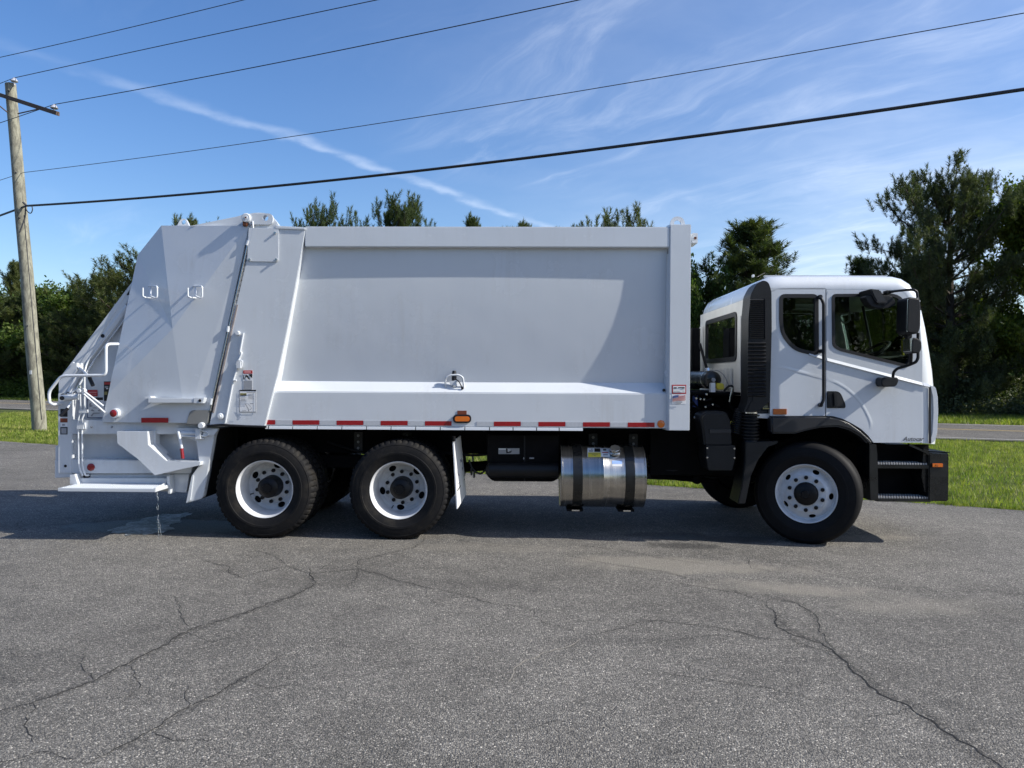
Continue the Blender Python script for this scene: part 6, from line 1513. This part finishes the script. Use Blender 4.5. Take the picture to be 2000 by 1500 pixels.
def plant(key, px, ytop, off, label, wpx=None, name='pine_tree', cat='pine tree', group='pines beyond the road', rz=None, hm=None):
    p = tree_pos(px, off); hz = 735 + (px - 1000) * .0053
    h = hm if hm else CAM_H + (hz - ytop) / F * p.y + .05
    crown, tm, Hp, Wp = PROTO[key]; s = h / Hp
    sw = (wpx / 2 / F * p.y) / Wp if wpx else s * random.uniform(.9, 1.1)
    o = bpy.data.objects.new(name, None); COL.objects.link(o); o.location = (p.x, p.y, -.05); o.rotation_euler = (0, 0, rz if rz is not None else random.uniform(0, 6.28)); o.scale = (sw, sw, s)
    o['label'] = label; o['category'] = cat
    if group: o['group'] = group
    for nm, me in (('trunk', tm), ('crown', crown)):
        c_ = bpy.data.objects.new(nm, me); COL.objects.link(c_); c_.parent = o
    return o
G1 = 'pines beyond the road'
plant('pine_big', 1862, 300, 1.5, 'tall dark pine rising right of the white cab', 285, group=G1, rz=.6)
plant('pine_tall', 1800, 500, 5, 'dark pine in the shade just behind the cab front', 230, group=G1)
plant('leafy_y', 2040, 318, 0.0, 'tall yellow-green leafy tree at the right edge of the view', 200, 'broadleaf_tree', 'tree', None)
plant('pine_d', 1685, 492, 3, 'small thin pine tip showing above the middle of the cab roof', 130, group=G1)
plant('pine_a', 1455, 420, 1.5, 'pointed pine rising in the gap between packer body and cab', 320, group=G1, rz=2.2)
plant('leafy_a', 1368, 497, .5, 'leafy broadleaf tree close behind the front post of the packer body', 120, 'broadleaf_tree', 'tree', None)
plant('pine_c', 1218, 394, 2, 'broad pine top showing above the right part of the truck body roof', 190, group=G1)
plant('pine_a', 1016, 421, 2, 'tiny pine tip barely showing above the middle of the body roof', 110, group=G1)
plant('pine_a', 926, 409, 2, 'narrow pine top showing above the body roof left of the middle', 105, group=G1)
plant('pine_b', 780, 374, 2, 'pine top with several spires above the body roof', 142, group=G1, rz=4.0)
plant('pine_c', 626, 377, 2, 'pine top showing just right of the tailgate hinge', 158, group=G1, rz=1.0)
plant('pine_b', 375, 417, 2, 'pine tip peeking over the tailgate lifting lug', 120, group=G1)
plant('pine_c', 262, 482, -1, 'dark pine directly behind the sloping top of the tailgate', 230, group=G1, rz=.3)
plant('pine_b', 190, 528, 1, 'mid-height pine left of the tailgate behind the grab rail', 150, group=G1)
plant('leafy_b', 118, 536, 0, 'rounded green tree between pole and tailgate', 190, 'broadleaf_tree', 'tree', None)
plant('pine_d', 22, 503, 3, 'thin open pine behind the utility pole top edge of the forest', 100, group=G1)
plant('pine_a', 66, 560, -1, 'bushy green pine just right of the utility pole foot', 150, group=G1)
plant('pine_b', 8, 575, -1.5, 'bushy green pine left of the utility pole', 150, group=G1)
plant('leafy_a', 60, 548, 4, 'leafy tree crown between the pole and the rounded green tree', 130, 'broadleaf_tree', 'tree', None)
plant('pine_c', 150, 600, -2, 'low broad pine with branches to the ground right of the pole', 160, group=G1)
for i, (px, yt, k, lb) in enumerate(((700, 436, 'pine_b', 'small pine tip breaking the body roof line beside the leftmost big pine top'), (852, 438, 'pine_d', 'tiny pine tip on the body roof line right of the pine with several spires'), (985, 438, 'pine_d', 'tiny pine tip on the roof line just left of the small middle tip'), (1083, 438, 'pine_b', 'faint pine tip on the body roof line near the middle'), (1133, 431, 'pine_d', 'single thin pine spire left of the broad pine top'), (1312, 440, 'pine_b', 'pine hidden behind the front corner post of the truck body'),
        (455, 470, 'pine_a', 'pine hidden behind the tailgate hinge'), (535, 470, 'pine_c', 'pine hidden behind the tapered rear post'), (1570, 560, 'pine_c', 'pine hidden by the cab, seen only through the quarter window'), (1650, 560, 'pine_a', 'pine hidden by the cab, seen only through the door window'), (1735, 560, 'leafy_a', 'leafy tree hidden by the front of the cab'))):
    plant(k if px < 600 or px > 1500 else 'pine_d', px, yt, 2.2 + (i % 3), lb, 140 if px < 600 or px > 1500 else 80, group=G1)
plant('pine_c', -70, 520, 0, 'wide pine just past the left edge of the photo', None); plant('leafy_b', -170, 540, .5, 'round leafy tree past the left edge of the photo', None, 'broadleaf_tree', 'tree', None)
plant('pine_tall', 2150, 380, .5, 'tall pine just past the right edge of the photo', None); plant('leafy_y', 2290, 390, 1.5, 'leafy tree past the right edge of the photo', None, 'broadleaf_tree', 'tree', None)
# far wood and undergrowth: foliage masses nobody could count
def mass(name, mat, s0, s1, o0, o1, hfun, ncl, nleaf, ls, spread, base=TL0):
    r = np.random.default_rng(len(name) * 7 + int(abs(s0))); ss = r.uniform(s0, s1, ncl); oo = r.uniform(o0, o1, ncl)
    hh = hfun(ss, oo); zz = hh * (1 - r.uniform(0, 1, ncl) ** 1.6 * .98)
    C = np.stack([base.x + rd.x * ss + rn.x * oo, base.y + rd.y * ss + rn.y * oo, zz], 1); C += r.normal(0, spread * .4, C.shape)
    Cc = np.repeat(C, nleaf, 0) + r.normal(0, spread * .4, (ncl * nleaf, 3)); Cc[:, 2] = np.abs(Cc[:, 2]) - .03; m_ = len(Cc)
    up = unit(r.normal(0, 1, (m_, 3)) + np.array([0, 0, .7])); t1 = unit(np.cross(up, r.normal(0, 1, (m_, 3)))); t2 = np.cross(up, t1)
    s_ = (ls * r.uniform(.6, 1.3, m_))[:, None]
    v = np.stack([Cc - t1 * s_, Cc - t2 * s_ * .55, Cc + t1 * s_, Cc + t2 * s_ * .55], 1).reshape(-1, 3); b_ = np.arange(m_)[:, None] * 4
    f = np.concatenate([b_ + np.array([[0, 1, 2]]), b_ + np.array([[0, 2, 3]])], 0)
    o = bpy.data.objects.new(name, raw_mesh(name, v, f, mat)); COL.objects.link(o); o['kind'] = 'stuff'; return o
def wob(s, a, b_, c_): return .5 + .25 * np.sin(s * a) + .15 * np.sin(s * b_ + 1) + .10 * np.sin(s * c_ + 2)
mass('far_wood', M_LEAF, -60, 75, 9, 22, lambda s, o: 3.2 + 3.6 * wob(s, .5, 1.3, 3.1), 9000, 16, .20, 1.1)
mass('far_wood', M_LEAF, -95, 75, -14, -2, lambda s, o: 8.5 + 6.5 * wob(s, .35, .9, 2.1), 5200, 16, .34, 1.9, base=E0 - en * 52 + ed * 20)
sL0 = (tree_pos(330, 0) - TL0).dot(rd); sL1 = (tree_pos(-120, 0) - TL0).dot(rd); sR0 = (tree_pos(1790, 0) - TL0).dot(rd); sR1 = (tree_pos(2250, 0) - TL0).dot(rd)
mass('undergrowth', M_LEAF, min(sL0, sL1), max(sL0, sL1), -3.4, 1.5, lambda s, o: .5 + 2.6 * wob(s, .9, 2.3, 5.1) * np.clip((o + 3.6) / 2.5, .25, 1), 2600, 22, .085, .55)
mass('undergrowth', M_PINED, min(sR0, sR1), max(sR0, sR1), -.6, 6, lambda s, o: .35 + 2.4 * np.clip(wob(s, 1.4, 3.3, 6.1) * 1.7 - .55, .05, 1) * np.clip((o + 1.2) / 2.5, .2, 1), 1300, 20, .07, .5)
